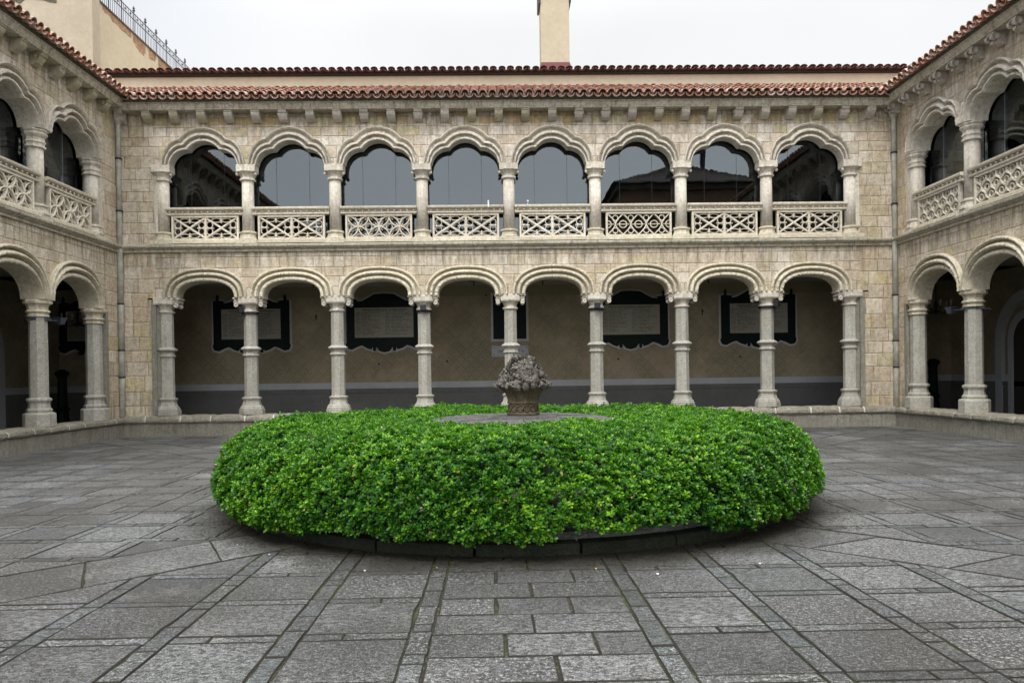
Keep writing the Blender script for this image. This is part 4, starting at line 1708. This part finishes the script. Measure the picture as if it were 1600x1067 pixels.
# ragged lower edge, higher towards the front right
dfront = np.angle(np.exp(1j * (th - (-PI / 2 + .13))))
low = .030 + .058 * np.exp(-(dfront / .22) ** 4) + .040 * np.abs(np.cos(th)) ** 1.5 + .03 * np.sin(th * 9) + .02 * np.sin(th * 21 + 1)
ok = (s < cum[-1] - .02 - np.maximum(low * 2.6, 0) * 1.1) | (rng.uniform(0, 1, len(s)) < 0)
s, th, r_, z_, nr, nz, lump = [q[ok] for q in (s, th, r_, z_, nr, nz, lump)]
off = lump - rng.exponential(.026, len(s)) + rng.normal(0, .010, len(s))
off[rng.uniform(0, 1, len(s)) < .02] += .035
rad = r_ + nr * off
hz = z_ + nz * off
cen = np.stack([rad * np.cos(th), rad * np.sin(th), hz], 1)
nor = np.stack([nr * np.cos(th), nr * np.sin(th), nz], 1)
ax = nor * .62 + np.array([0, 0, .72]) + rng.normal(0, .30, (len(s), 3))
ax /= np.linalg.norm(ax, axis=1)[:, None]
# rosette frames
ref = np.where(np.abs(ax[:, 2:3]) < .9, np.array([[0, 0, 1.]]), np.array([[1., 0, 0]]))
e1 = np.cross(ax, ref)
e1 /= np.linalg.norm(e1, axis=1)[:, None]
e2 = np.cross(ax, e1)
ns = len(s)
NL = 7
size = rng.uniform(.70, 1.05, ns)
ltone = np.clip(.36 + .10 * np.sin(th * 7 + s * 4) + rng.normal(0, .2, ns), 0, 1)
V, T = [], []
# leaf outline, obovate: length along u, half width
LU = np.array([.06, .38, .70, 1.0])
LW = np.array([.03, .15, .22, .0])
allv, allt = [], []
for k in range(NL):
    inner = k >= 4
    a = 2 * PI * k / (4 if not inner else 3) + rng.uniform(0, .9, ns) + (.5 if inner else 0)
    dirv = e1 * np.cos(a)[:, None] + e2 * np.sin(a)[:, None]
    sidev = -e1 * np.sin(a)[:, None] + e2 * np.cos(a)[:, None]
    tilt = rng.uniform(.25, .85, ns) + (.45 if inner else 0)
    d = dirv * np.cos(tilt)[:, None] + ax * np.sin(tilt)[:, None]
    nn = np.cross(sidev, d)
    nn = -dirv * np.sin(tilt)[:, None] + ax * np.cos(tilt)[:, None]
    Ln = size * (.046 if not inner else .038) * rng.uniform(.8, 1.15, ns)
    base = cen + ax * (.004 if not inner else .012)
    pts = []
    for u, w in zip(LU, LW):
        curve = -.16 * u * u
        c = base + (d * u + nn * curve) * Ln[:, None]
        if w > 0:
            lft = c + (sidev * w + nn * w * .35) * Ln[:, None] * 1.15
            rgt = c + (-sidev * w + nn * w * .35) * Ln[:, None] * 1.15
            pts += [lft, c, rgt]
        else:
            pts += [c]
    allv.append(np.stack(pts, 1))          # ns x 10 x 3
    tone = np.clip(ltone + (.30 if inner else -.06) + rng.normal(0, .13, ns), 0, 1)
    dead = (rng.uniform(0, 1, ns) < .006).astype(float)
    allt.append(np.stack([tone, dead], 1))
av = np.concatenate(allv, 0)
att = np.concatenate(allt, 0)
nl = av.shape[0]
verts = av.reshape(-1, 3)
fq = np.array([[0, 3, 4, 1], [1, 4, 5, 2], [3, 6, 7, 4], [4, 7, 8, 5]])
ft = np.array([[6, 9, 7], [7, 9, 8]])
basei = (np.arange(nl) * 10)[:, None, None]
quads = (fq[None] + basei).reshape(nl, -1)
tris = (ft[None] + basei).reshape(nl, -1)
loops = np.concatenate([quads, tris], 1).ravel()
me = bpy.data.meshes.new('foliage')
me.vertices.add(len(verts))
me.vertices.foreach_set('co', verts.astype(np.float32).ravel())
me.loops.add(len(loops))
me.loops.foreach_set('vertex_index', loops.astype(np.int32))
lt = np.tile(np.array([4, 4, 4, 4, 3, 3]), nl)
me.polygons.add(len(lt))
me.polygons.foreach_set('loop_start', np.concatenate([[0], np.cumsum(lt)[:-1]]).astype(np.int32))
me.polygons.foreach_set('loop_total', lt.astype(np.int32))
at = me.attributes.new('tint', 'FLOAT_COLOR', 'POINT')
ca = np.zeros((nl, 10, 4), np.float32)
ca[:, :, 0] = att[:, None, 0]
ca[:, :, 1] = att[:, None, 1]
ca[:, :, 3] = 1
at.data.foreach_set('color', ca.ravel())
me.polygons.foreach_set('use_smooth', np.ones(len(lt), bool))
me.materials.append(M['leaf'])
me.update(calc_edges=True)
link('foliage', me, hd)
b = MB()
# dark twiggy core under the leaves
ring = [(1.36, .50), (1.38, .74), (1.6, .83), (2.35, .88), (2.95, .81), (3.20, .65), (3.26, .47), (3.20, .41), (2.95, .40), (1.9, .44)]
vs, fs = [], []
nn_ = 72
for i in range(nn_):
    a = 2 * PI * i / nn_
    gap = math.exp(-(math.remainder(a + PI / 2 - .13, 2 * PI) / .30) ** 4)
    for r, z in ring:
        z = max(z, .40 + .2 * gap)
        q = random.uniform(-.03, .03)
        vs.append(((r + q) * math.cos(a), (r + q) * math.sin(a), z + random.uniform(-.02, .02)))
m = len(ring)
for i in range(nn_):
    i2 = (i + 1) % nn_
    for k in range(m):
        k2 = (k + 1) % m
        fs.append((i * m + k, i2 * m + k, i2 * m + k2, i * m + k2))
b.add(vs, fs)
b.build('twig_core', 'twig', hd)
rr = random.Random(5)
for i in range(34):
    a = 2 * PI * i / 34 + rr.uniform(-.05, .05)
    b = MB()
    r0 = rr.uniform(2.55, 2.75)
    for q in range(rr.choice((2, 3, 3))):
        a2 = a + rr.uniform(-.05, .05)
        r1 = r0 + rr.uniform(-.2, .35)
        am = a + rr.uniform(-.03, .03)
        b.tube([(r0 * math.cos(a), r0 * math.sin(a), .07), ((r0 + .03) * math.cos(am), (r0 + .03) * math.sin(am), .2 + rr.uniform(-.03, .03)), (r1 * math.cos(a2), r1 * math.sin(a2), .5)],
               [rr.uniform(.018, .032), .018, .012], 6)
    b.build('stem', 'bark', hd)

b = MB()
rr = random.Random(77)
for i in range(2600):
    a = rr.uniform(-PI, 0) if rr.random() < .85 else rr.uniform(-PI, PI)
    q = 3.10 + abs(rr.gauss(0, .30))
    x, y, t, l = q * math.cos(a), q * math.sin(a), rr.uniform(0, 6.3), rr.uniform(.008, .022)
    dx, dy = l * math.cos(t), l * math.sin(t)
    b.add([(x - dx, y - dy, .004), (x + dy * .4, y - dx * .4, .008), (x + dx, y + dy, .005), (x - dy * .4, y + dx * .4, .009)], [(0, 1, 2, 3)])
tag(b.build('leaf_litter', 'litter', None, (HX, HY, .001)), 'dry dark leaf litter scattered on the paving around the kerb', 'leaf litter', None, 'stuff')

# small fallen petals and leaves on the paving in front of the hedge
rr = random.Random(17)
for i, (x, y, where) in enumerate([(-2.75, -13.35, 'left of the hedge, nearest the kerb'), (-2.35, -13.75, 'left of the hedge, a little in front'), (-1.45, -14.35, 'in front of the hedge on its left half'), (.75, -14.6, 'in front of the hedge between the two bands'),
                                   (1.6, -14.35, 'in front of the hedge on its right half'), (-.9, -14.30, 'beside the left stone band'), (.32, -14.42, 'beside the right stone band')]):
    b = MB()
    s_ = rr.uniform(.006, .011)
    a = rr.uniform(0, 6.3)
    pts = []
    for q in range(8):
        t = 2 * PI * q / 8
        px, py = s_ * 1.5 * math.cos(t), s_ * .8 * math.sin(t)
        pts.append((px * math.cos(a) - py * math.sin(a), px * math.sin(a) + py * math.cos(a), .006 + .004 * math.cos(2 * t)))
    b.add(pts + [(0, 0, .012)], [(q, (q + 1) % 8, 8) for q in range(8)])
    yel = i in (5, 6)
    o = b.build('fallen_leaf', simple('yellow_leaf', (.55, .42, .03), .6) if yel and 'yl' not in M else (M.get('yl') if yel else 'white_paint'), None, (x, y, .002))
    if yel and 'yl' not in M:
        M['yl'] = o.data.materials[0]
    tag(o, ('tiny yellow fallen leaf ' if yel else 'tiny white fallen petal ') + where, 'leaf', 'yellow leaves on the paving' if yel else 'white petals on the paving')

# ------------------------------------------------------------------ drainpipes in the corners
for x, lab in ((-W + .07, 'grey drainpipe in the left corner of the courtyard'), (W - .07, 'grey drainpipe in the right corner of the courtyard')):
    t = thing('drainpipe', lab, 'pipe', (x, -.075, 0), 0, 'drainpipes in the corners')
    zs_ = [.42, 1.55, 2.25, 3.45, 4.9, 5.85, 7.2, 8.12]
    for a, c in zip(zs_[:-1], zs_[1:]):
        b = MB()
        r = .072 if a < 4.8 else .062
        b.lathe([(r, a), (r, c - .05), (r + .004, c - .04), (r + .004, c)], 16, smooth=True)
        b.build('pipe_length', 'pipe', t)
    for z in zs_[1:-1]:
        b = MB()
        b.lathe([(.082, z - .02), (.085, z - .015), (.085, z + .015), (.082, z + .02)], 16)
        b.build('collar', 'iron', t)
    b = MB()
    b.lathe([(.075, 8.10), (.12, 8.20), (.15, 8.36), (.15, 8.38)], 16)
    b.build('hopper', 'pipe', t)


# ------------------------------------------------------------------ memorial boards
def board_outline(w, h):
    """carved outline: arched crest, scrolled corners, pendants below; local x,z around the panel centre"""
    half = [(0, h * .5 + .24), (.30, h * .5 + .22), (.48, h * .5 + .12), (.66, h * .5 + .02), (.86, h * .5 - .01), (w * .5 - .32, h * .5 + .06), (w * .5 - .12, h * .5 + .08),
            (w * .5, h * .5 + .07), (w * .5, -h * .5 + .06), (w * .5 + .03, -h * .5 - .02), (w * .5 - .02, -h * .5 - .14), (w * .5 - .16, -h * .5 - .17), (w * .5 - .34, -h * .5 - .08),
            (w * .5 - .47, -h * .5 - .04), (w * .5 - .62, -h * .5 - .13), (w * .5 - .75, -h * .5 - .17), (.36, -h * .5 - .08), (.34, -h * .5 - .22), (.28, -h * .5 - .22), (.26, -h * .5 - .07), (.16, -h * .5 - .22), (0, -h * .5 - .26)]
    return half + [(-x, z) for x, z in half[-2:0:-1]]


def prism(b, pts, y0, y1, ch=.0):
    n = len(pts)
    cx = sum(p[0] for p in pts) / n
    cz = sum(p[1] for p in pts) / n
    vs = [(x, y1, z) for x, z in pts] + [(x, y0 + ch, z) for x, z in pts] + [(x - math.copysign(min(abs(x - cx), ch), x - cx), y0, z - math.copysign(min(abs(z - cz), ch), z - cz)) for x, z in pts]
    fs = [tuple(2 * n + i for i in range(n)) if not ch else tuple(2 * n + i for i in range(n))]
    for i in range(n):
        j = (i + 1) % n
        fs += [(i, j, n + j, n + i), (n + i, n + j, 2 * n + j, 2 * n + i)]
    b.add(vs, fs)


def expand(pts, d):
    n = len(pts)
    out = []
    for i in range(n):
        ax_, az_ = pts[i - 1]
        bx, bz = pts[(i + 1) % n]
        dx, dz = bx - ax_, bz - az_
        L = math.hypot(dx, dz) or 1
        out.append((pts[i][0] - dz / L * d, pts[i][1] + dx / L * d))
    return out


def memorial(xc, zc, w, h, lab, plain=False, rz=0, loc=None):
    t = thing('memorial_board', lab, 'plaque', loc or (xc, 3.6, zc), rz, 'memorial boards on the gallery wall')
    if plain:
        b = MB()
        prism(b, [(-w / 2, -h / 2), (w / 2, -h / 2), (w / 2, h / 2), (-w / 2, h / 2)], -.05, -.012, .01)
        b.build('panel', 'ebony', t)
        b = MB()
        for (a, c, e_, f_) in ((-w / 2 - .07, w / 2 + .07, h / 2, h / 2 + .07), (-w / 2 - .07, w / 2 + .07, -h / 2 - .07, -h / 2)):
            b.box(a, c, -.03, 0, e_, f_)
        for s_ in (-1, 1):
            b.box(min(s_ * w / 2, s_ * (w / 2 + .07)), max(s_ * w / 2, s_ * (w / 2 + .07)), -.029, 0, -h / 2, h / 2)
        b.build('surround', 'halo', t)
        return t
    pts = board_outline(w, h)
    b = MB()
    prism(b, expand(pts, .06), -.02, 0)
    b.build('surround', 'halo', t)
    b = MB()
    prism(b, pts, -.075, -.018, .015)
    for s_ in (-1, 1):                              # little finials on the upper corners
        b.lathe([(.02, h / 2 + .07), (.05, h / 2 + .10), (.02, h / 2 + .14), (.045, h / 2 + .19), (.005, h / 2 + .26)], 8, s_ * (w / 2 - .13), -.05)
    fw, fh = w / 2 - .26, h / 2 - .19
    for (a, c, e_, f_) in ((-fw - .05, fw + .05, fh, fh + .05), (-fw - .05, fw + .05, -fh - .05, -fh)):
        b.box(a, c, -.095, -.06, e_, f_)
    for s_ in (-1, 1):
        b.box(min(s_ * fw, s_ * (fw + .05)), max(s_ * fw, s_ * (fw + .05)), -.094, -.06, -fh, fh)
    b.build('carved_frame', 'ebony', t)
    b = MB()
    b.box(-fw, fw, -.085, -.06, -fh, fh)
    pan = b.build('name_panel', 'sheet', t)
    b = MB()
    rr = random.Random(int(abs(xc) * 100) + 3)
    y = -.088

    def word_line(x0, x1, z, hh, dens=.72):
        x = x0
        while x < x1:
            l = rr.uniform(.010, .022)
            if rr.random() < dens:
                b.add([(x, y, z), (x + l, y, z), (x + l, y, z + hh), (x, y, z + hh)], [(0, 1, 2, 3)])
            x += l + .006
    word_line(-fw + .22, fw - .22, fh - .075, .028, .9)
    word_line(-fw + .30, fw - .30, fh - .125, .022, .8)
    rows_ = 16
    for i in range(rows_):
        z = fh - .17 - i * (2 * fh - .22) / rows_
        for c0 in (-fw + .05, .04):
            word_line(c0, c0 + .13, z, .015, .85)
            word_line(c0 + .17, c0 + .17 + rr.uniform(.22, fw - .24), z, .015, .8)
    b.build('lettering', 'letter', pan)
    b = MB()
    for xx in (-fw + .2, 0, .2):
        b.add([(xx, y + .001, -fh + .03), (xx + .006, y + .001, -fh + .03), (xx + .006, y + .001, fh - .15), (xx, y + .001, fh - .15)], [(0, 1, 2, 3)])
    b.build('rule_lines', 'letter_pale', pan)
    return t


memorial(-7.92, 3.14, 2.32, 1.30, 'black carved memorial board seen behind the second column from the left')
memorial(-3.86, 3.14, 2.32, 1.30, 'black carved memorial board in the third and fourth bays, left of the basket')
memorial(0.0, 3.27, 1.02, 1.36, 'plain black panel with grey surround behind the central column', True)
memorial(3.74, 3.14, 2.32, 1.30, 'black carved memorial board in the sixth bay, right of the basket')
memorial(7.72, 3.14, 2.32, 1.30, 'black carved memorial board seen behind the second column from the right')
memorial(-13.0, 3.14, 2.0, 1.30, 'black carved memorial board in the dark corner through the left arcade', False, PI / 2 * 0, (-12.75, 3.6, 3.14))
sg = thing('sign_plate', 'small pale inscribed plate with corner studs below the plain black panel', 'sign', (0, 3.6, 2.215))
b = MB()
b.chbox(-.57, .57, -.03, 0, -.17, .17, .008)
pl = b.build('plate', 'sign_white', sg)
b = MB()
for sx_ in (-.5, .5):
    for sz in (-.11, .11):
        b.ball((sx_, -.035, sz), .018, 6, 4)
b.build('studs', 'iron', pl)
b = MB()
x = -.40
rr = random.Random(2)
while x < .40:
    l = rr.uniform(.02, .03)
    if rr.random() < .85:
        for (u0, u1, v0, v1) in ((0, .006, -.03, .03), (l - .006, l, -.03, .03), (.006, l - .006, rr.choice((-.03, 0, .022)), 0)):
            v0, v1 = min(v0, v0 + .008), max(v0, v0 + .008)
            b.add([(x + u0, -.0325, v0 if u1 - u0 > .008 else -.03), (x + u1, -.0325, v0 if u1 - u0 > .008 else -.03), (x + u1, -.0325, v1 if u1 - u0 > .008 else .03), (x + u0, -.0325, v1 if u1 - u0 > .008 else .03)], [(0, 1, 2, 3)])
    x += l + .014
b.build('lettering', 'letter', pl)

# small iron crosses and dark wall anchors on the gallery wall
for x, z, lab in ((-5.95, 3.33, 'small black cross on the patterned wall left of the fourth column'), (5.98, 3.35, 'small black cross on the patterned wall near the right memorial board')):
    b = MB()
    b.box(-.015, .015, -.03, 0, -.09, .09)
    b.box(-.05, .05, -.029, 0, .01, .035)
    tag(b.build('wall_cross', 'iron', None, (x, 3.6, z)), lab, 'cross')
for x, z, lab in ((-4.05, 1.87, 'black wall stud under the board left of centre'), (-1.95, 1.93, 'black wall stud left of the pale inscribed plate'),
                  (.75, 1.94, 'black wall stud right of the pale inscribed plate'), (3.35, 1.93, 'black wall stud under the board right of centre'),
                  (7.15, 1.95, 'black wall stud under the rightmost board'), (-.72, 3.95, 'black wall stud at the top left of the plain black panel')):
    b = MB()
    b.ball((0, -.02, 0), .032, 7, 5)
    tag(b.build('wall_stud', 'iron', None, (x, 3.6, z)), lab, 'stud', 'wall studs')
for x, lab in ((-1.05, 'ceiling lamp hanging in the fourth bay of the far gallery'), (.95, 'ceiling lamp hanging in the fifth bay of the far gallery'), (5.8, 'ceiling lamp hanging in the seventh bay of the far gallery'), (-5.7, 'ceiling lamp hanging in the second bay of the far gallery')):
    t = thing('ceiling_lamp', lab, 'lamp', (x, 2.2, 4.25), 0, 'gallery ceiling lamps')
    b = MB()
    b.lathe([(.16, -.035), (.17, -.02), (.17, 0)], 16)
    b.build('mounting_plate', 'iron', t)
    b = MB()
    b.lathe([(.012, -.17), (.02, -.12), (.01, -.03)], 8)
    b.build('stem', 'iron', t)


# ------------------------------------------------------------------ floodlights
def floodlight(loc, rz, lab, arm=.62, small=False, group='floodlights on the columns', r=.235):
    t = thing('floodlight', lab, 'lamp', loc, rz, group)
    b = MB()
    b.lathe([(r, -.03), (r + .006, -.03), (r + .006, .03), (r, .03)], 8)
    b.build('strap', 'lamp_grey' if not small else 'iron', t)
    if not small:
        b = MB()
        b.tube([(r, 0, 0), (r + arm, 0, .03)], .016, 6)
        b.tube([(-r, 0, 0), (-r - .25, -.08, -.05)], .012, 6)
        b.build('arm', 'lamp_grey', t)
        b = MB()
        x = r + arm
        b.add([(x - .08, -.06, -.05), (x + .08, -.06, -.05), (x + .08, .06, -.05), (x - .08, .06, -.05), (x - .13, -.09, .09), (x + .13, -.09, .09), (x + .13, .09, .09), (x - .13, .09, .09)],
              [(0, 3, 2, 1), (4, 5, 6, 7), (0, 1, 5, 4), (1, 2, 6, 5), (2, 3, 7, 6), (3, 0, 4, 7)])
        b.box(x - .14, x + .14, -.10, .10, .09, .105)
        b.ball((x, 0, -.065), .025, 6, 4)
        b.build('lamp_head', 'lamp_grey', t)
    else:
        b = MB()
        b.box(-.075, .075, -r - .14, -r - .02, .01, .15)
        b.tube([(0, -r - .03, -.02), (0, -r - .06, .02)], .012, 5)
        b.build('lamp_head', 'iron', t)
        b = MB()
        b.tube([(.05, -r, -.03), (.09, -r - .01, -.13), (.11, -r, -.08), (.10, -r, -.03)], .005, 4)
        b.build('cable', 'iron', t)
    return t


floodlight((-W - .23, -3.20, 2.83), PI / 2, 'grey uplight on a long arm from the left arcade column')
floodlight((W + .23, -2.94, 2.85), PI / 2, 'grey uplight on a long arm from the right arcade column')
colx = [-.04 + (i - 3) * 2.28 for i in range(7)]
for i, lab, rz in ((0, 'small black spotlight at the top of the second column from the left', -.9), (2, 'small black spotlight on the capital of the column left of the centre one', 0),
                   (4, 'small black spotlight on the capital of the column right of the centre one', 0), (6, 'small black spotlight at the top of the second column from the right', .9)):
    floodlight((colx[i], .2, 3.19), rz, lab, small=True, r=.19)


# ------------------------------------------------------------------ chandeliers and black stands in the gallery corners
def chandelier(loc, lab):
    t = thing('chandelier', lab, 'chandelier', loc, 0, 'chandeliers in the gallery corners')
    b = MB()
    b.tube([(0, 0, 1.1), (0, 0, .25)], .012, 5)
    b.lathe([(.02, -.12), (.06, -.05), (.03, .02), (.05, .12), (.02, .25)], 8)
    b.build('stem', 'iron', t)
    for i in range(6):
        a = 2 * PI * i / 6 + .3
        b = MB()
        pts = [(.03 * math.cos(a), .03 * math.sin(a), 0), (.2 * math.cos(a), .2 * math.sin(a), -.1), (.36 * math.cos(a), .36 * math.sin(a), -.03), (.38 * math.cos(a), .38 * math.sin(a), .06)]
        b.tube(pts, .012, 5)
        b.lathe([(.02, .05), (.05, .07), (.05, .08)], 8, .38 * math.cos(a), .38 * math.sin(a))
        ar = b.build('arm', 'iron', t)
        b = MB()
        b.lathe([(.014, .08), (.014, .18), (.03, .20), (.028, .24), (.004, .29)], 8, .38 * math.cos(a), .38 * math.sin(a), smooth=True)
        b.build('bulb', 'bulb', ar)


chandelier((12.0, 1.3, 3.15), 'dark chandelier with pale candle bulbs in the right gallery corner')
chandelier((-12.1, 1.5, 3.10), 'dark chandelier with pale candle bulbs in the left gallery corner')
for x, y, lab in ((12.65, 2.6, 'tall black candle stand in the right gallery corner'), (-12.6, 1.6, 'tall black candle stand in the left gallery corner')):
    b = MB()
    b.lathe([(.24, .14), (.24, .22), (.17, .30), (.14, .62), (.19, .68), (.13, .76), (.11, 1.55), (.14, 1.62), (.19, 1.68), (.16, 1.74), (.06, 1.80)], 10)
    tag(b.build('candle_stand', 'ebony', None, (x, y, 0)), lab, 'stand', 'black stands in the gallery corners')


# arched door surrounds on the outer walls of the side galleries
def door_arch(loc, rz, lab):
    t = thing('arched_doorway', lab, 'doorway', loc, rz, 'arched doorways in the side galleries')

    def ring(b, r0, r1, y0, y1, zs_=2.25):
        pts0, pts1 = [], []
        N = 20
        path = [(1, .15)] + [(math.cos(PI * i / N), None if False else zs_ + 0) for i in range(0)]
        for (r, L) in ((r0, pts0), (r1, pts1)):
            L.append((r, .15))
            for i in range(N + 1):
                a = PI * i / N
                L.append((r * math.cos(a), zs_ + r * math.sin(a)))
            L.append((-r, .15))
        n = len(pts0)
        vs = [(x, y0, z) for x, z in pts0] + [(x, y0, z) for x, z in pts1] + [(x, y1, z) for x, z in pts0] + [(x, y1, z) for x, z in pts1]
        fs = []
        for i in range(n - 1):
            fs += [(i, i + 1, n + i + 1, n + i), (i, 2 * n + i, 2 * n + i + 1, i + 1), (n + i, n + i + 1, 3 * n + i + 1, 3 * n + i)]
        b.add(vs, fs)
    b = MB()
    ring(b, 1.08, 1.36, -.12, 0)
    b.build('outer_surround', 'band', t)
    b = MB()
    ring(b, .60, .80, -.13, 0)
    b.build('inner_surround', 'band', t)
    b = MB()
    N = 20
    pts = [(.6 * math.cos(PI * i / N), 2.25 + .6 * math.sin(PI * i / N)) for i in range(N + 1)] + [(-.6, .15), (.6, .15)]
    prism(b, pts, -.10, -.0)
    b.build('door_leaf', 'wood_dark', t)


door_arch((13.8, -.05, 0), -PI / 2, 'arched doorway with grey surround in the right gallery near the corner')
door_arch((-13.8, -.55, 0), PI / 2, 'arched doorway with grey surround in the left gallery near the corner')

# ------------------------------------------------------------------ buildings behind
ub = thing('upper_building', 'set back cream storey with tiled eaves and a tall chimney above the far roof', 'building', (0, 0, 0))
b = MB()
b.box(-11.62, 12.6, 1.45, 9, 8.3, 9.94)
wl_ = b.build('wall', 'cream_light', ub)
b = MB()
b.box(-11.62, 12.6, 1.36, 1.45, 9.45, 9.565)
b.build('flashing', 'flashing', wl_)
tile_roof(-11.8, 12.5, 1.20, 9.925, math.radians(8), 1.6, rs=.6).build('roof', 'dark_tile', ub)
b = MB()
b.box(-11.62, 12.6, 1.34, 1.45, 9.88, 9.945)
for q in range(103):
    b.ball((-11.8 + (q + .5) * .235, 1.32, 9.975), .08, 6, 4, (1, .8, .5))
b.build('eaves_course', 'mortar_shaded', ub)
b = MB()
b.box(.98, 1.80, 2.0, 2.7, 9.9, 13.4)
ch = b.build('chimney', 'cream', ub)
b = MB()
b.add([(.90, 1.86, 10.15), (1.88, 1.86, 10.15), (1.80, 1.985, 10.46), (.98, 1.985, 10.46), (.90, 2.8, 10.15), (.98, 2.72, 10.46), (1.88, 2.8, 10.15), (1.80, 2.72, 10.46)],
      [(0, 1, 2, 3), (4, 0, 3, 5), (1, 6, 7, 2)])
b.build('flashing', 'flashing', ch)
b = MB()
b.box(.92, .975, 1.95, 2.75, 12.15, 13.5)
b.box(1.805, 1.86, 1.95, 2.75, 12.2, 13.5)
b.box(.92, 1.86, 1.92, 2.78, 13.4, 13.55)
b.build('chimney_cap', 'chimney_cap', ch)

tw = thing('tall_building', 'tall old cream plastered building rising behind the left roof', 'building', (0, 0, 0))
b = MB()
b.box(-30, -11.80, 2.0, 2.42, 7.5, 17)
b.build('wall', 'cream_old', tw)
b = MB()
rr = random.Random(4)


def patch(b, pts, y0, y1, axis='y', X=None):
    if axis == 'y':
        prism(b, pts, y0, y1)
    else:
        n = len(pts)
        b.add([(X, y, z) for y, z in pts] + [(X - .03, y, z) for y, z in pts], [tuple(range(n))] + [(i, n + i, n + (i + 1) % n, (i + 1) % n) for i in range(n)])


def blob(x0, x1, zb, zt, n=18):
    up = [(lerp(x0, x1, i / n), zt + rr.uniform(-.05, .02)) for i in range(n + 1)]
    dn = [(lerp(x1, x0, i / n), zb + rr.uniform(-.09, .09)) for i in range(n + 1)]
    return dn + up[::-1][::-1]


prism(b, blob(-15.9, -12.8, 12.28, 12.9)[::-1], 1.982, 2.0)
b.build('exposed_masonry', 'eaves_mortar', tw)

tr_ = thing('terrace_building', 'cream terrace wall with bare brick patches and an iron railing, behind the left corner', 'building', (0, 0, 0))
b = MB()
b.box(-30, -12.05, 2.43, 26, 7.5, 12.68)
b.build('wall', 'cream', tr_)
b = MB()
X = -12.045


def edge_patch(y0, y1, d0, d1, n=12):
    top = [(lerp(y0, y1, i / n), 12.665) for i in range(n + 1)]
    bot = [(lerp(y1, y0, i / n), 12.665 - lerp(d1, d0, i / n) * math.sin(PI * (.12 + .8 * (1 - i / n))) ** .5 - rr.uniform(0, .09)) for i in range(n + 1)]
    return top + bot


b = MB()
for (a, c, d0, d1) in ((3.1, 4.9, .12, .2), (5.0, 5.9, .25, .45), (6.15, 6.7, .3, .2), (6.9, 7.7, .5, .75), (7.9, 8.7, .3, .35)):
    pts = edge_patch(a, c, d0, d1)
    patch(b, pts, 0, 0, 'x', X + rr.uniform(0, .003))
b.build('exposed_brick', 'brick', tr_)
b = MB()
b.box(-12.3, -12.0, 2.43, 26, 12.682, 12.72)
b.build('coping', 'eaves_mortar', tr_)
rl = MB()
for z in (12.80, 13.22, 13.42):
    rl.box(-12.115, -12.095, 2.5, 12.0, z - .012, z + .012)
rail = rl.build('railing', 'rail_iron', tr_)
pm, bm_, km = MB(), MB(), MB()
pm.box(-.013, .013, -.013, .013, 0, .78)
pm.lathe([(.02, .78), (.045, .82), (.02, .86), (.035, .89), (.004, .97)], 6)
pmm = pm.mesh('post', 'rail_iron')
bm_.box(-.006, .006, -.006, .006, .0, .72)
bmm = bm_.mesh('bar', 'rail_iron')
km.lathe([(.006, 0), (.026, .05), (.006, .10)], 6)
kmm = km.mesh('knob', 'rail_iron')
y = 2.75
i = 0
nb_ = 0
while y < 11.9 and nb_ < 98:
    if i % 7 == 0:
        link('post', pmm, rail, (-12.105, y, 12.70))
    else:
        link('bar', bmm, rail, (-12.105, y, 12.72))
        nb_ += 1
        if i % 7 in (2, 5):
            link('knob', kmm, rail, (-12.105, y, 13.27))
    y += .118
    i += 1

# brick building behind the viewer: only mirrored in the upper glass
bb = thing('brick_building', 'brick building with tiled hip roof mirrored in the upper right glass', 'building', (0, 0, 0))
b = MB()
b.box(8.6, 19, -48, -34.5, 0, 15.0)
bw = b.build('wall', 'brick', bb)
b = MB()
b.box(12.6, 13.9, -34.5, -34.46, 12.2, 13.5)
b.build('window', 'wood_dark', bw)
b = MB()
b.box(8.3, 19.3, -48.3, -34.2, 14.6, 15.0)
b.build('eaves', 'eaves_mortar', bw)
# roof: pitched sheets of tile ribs
b = MB()
A, Bq, Cq, D, E1, E2 = (8.0, -33.9, 15.05), (19.6, -33.9, 15.05), (19.6, -48.6, 15.05), (8.0, -48.6, 15.05), (13.6, -41, 18.0), (15.2, -41, 18.0)
b.add([A, Bq, Cq, D, E1, E2], [(0, 1, 5, 4), (1, 2, 5), (2, 3, 4, 5), (3, 0, 4), (3, 2, 1, 0)], (.1, 0))
for i in range(46):
    t = (i + .5) / 46
    x0_ = lerp(A[0], Bq[0], t)
    if x0_ < E1[0]:
        k = (x0_ - A[0]) / (E1[0] - A[0])
    elif x0_ > E2[0]:
        k = (Bq[0] - x0_) / (Bq[0] - E2[0])
    else:
        k = 1
    b.tube([(x0_, -33.85, 15.08), (x0_, lerp(-33.9, -41, k), lerp(15.08, 18.03, k))], .07, 5)
b.build('roof', 'old_tile', bb)
b = MB()
b.box(16.0, 16.3, -40.2, -39.9, 17.2, 19.4)
b.build('chimney_pipe', 'iron', bb)

# two little white fittings on the balustrade rail beside the middle upper column
for x, lab, k in ((-.58, 'small white upright fitting on the rail left of the middle upper column', 0), (.45, 'small white round topped fitting on the rail right of the middle upper column', 1)):
    b = MB()
    if k == 0:
        b.lathe([(.02, -.08), (.02, .09), (.008, .10)], 8)
    else:
        b.ball((0, 0, .07), .028, 8, 5)
        b.tube([(0, 0, -.03), (0, 0, .06)], .008, 5)
    tag(b.build('rail_fitting', 'white_paint', None, (x, -.06, 5.95)), lab, 'fitting')
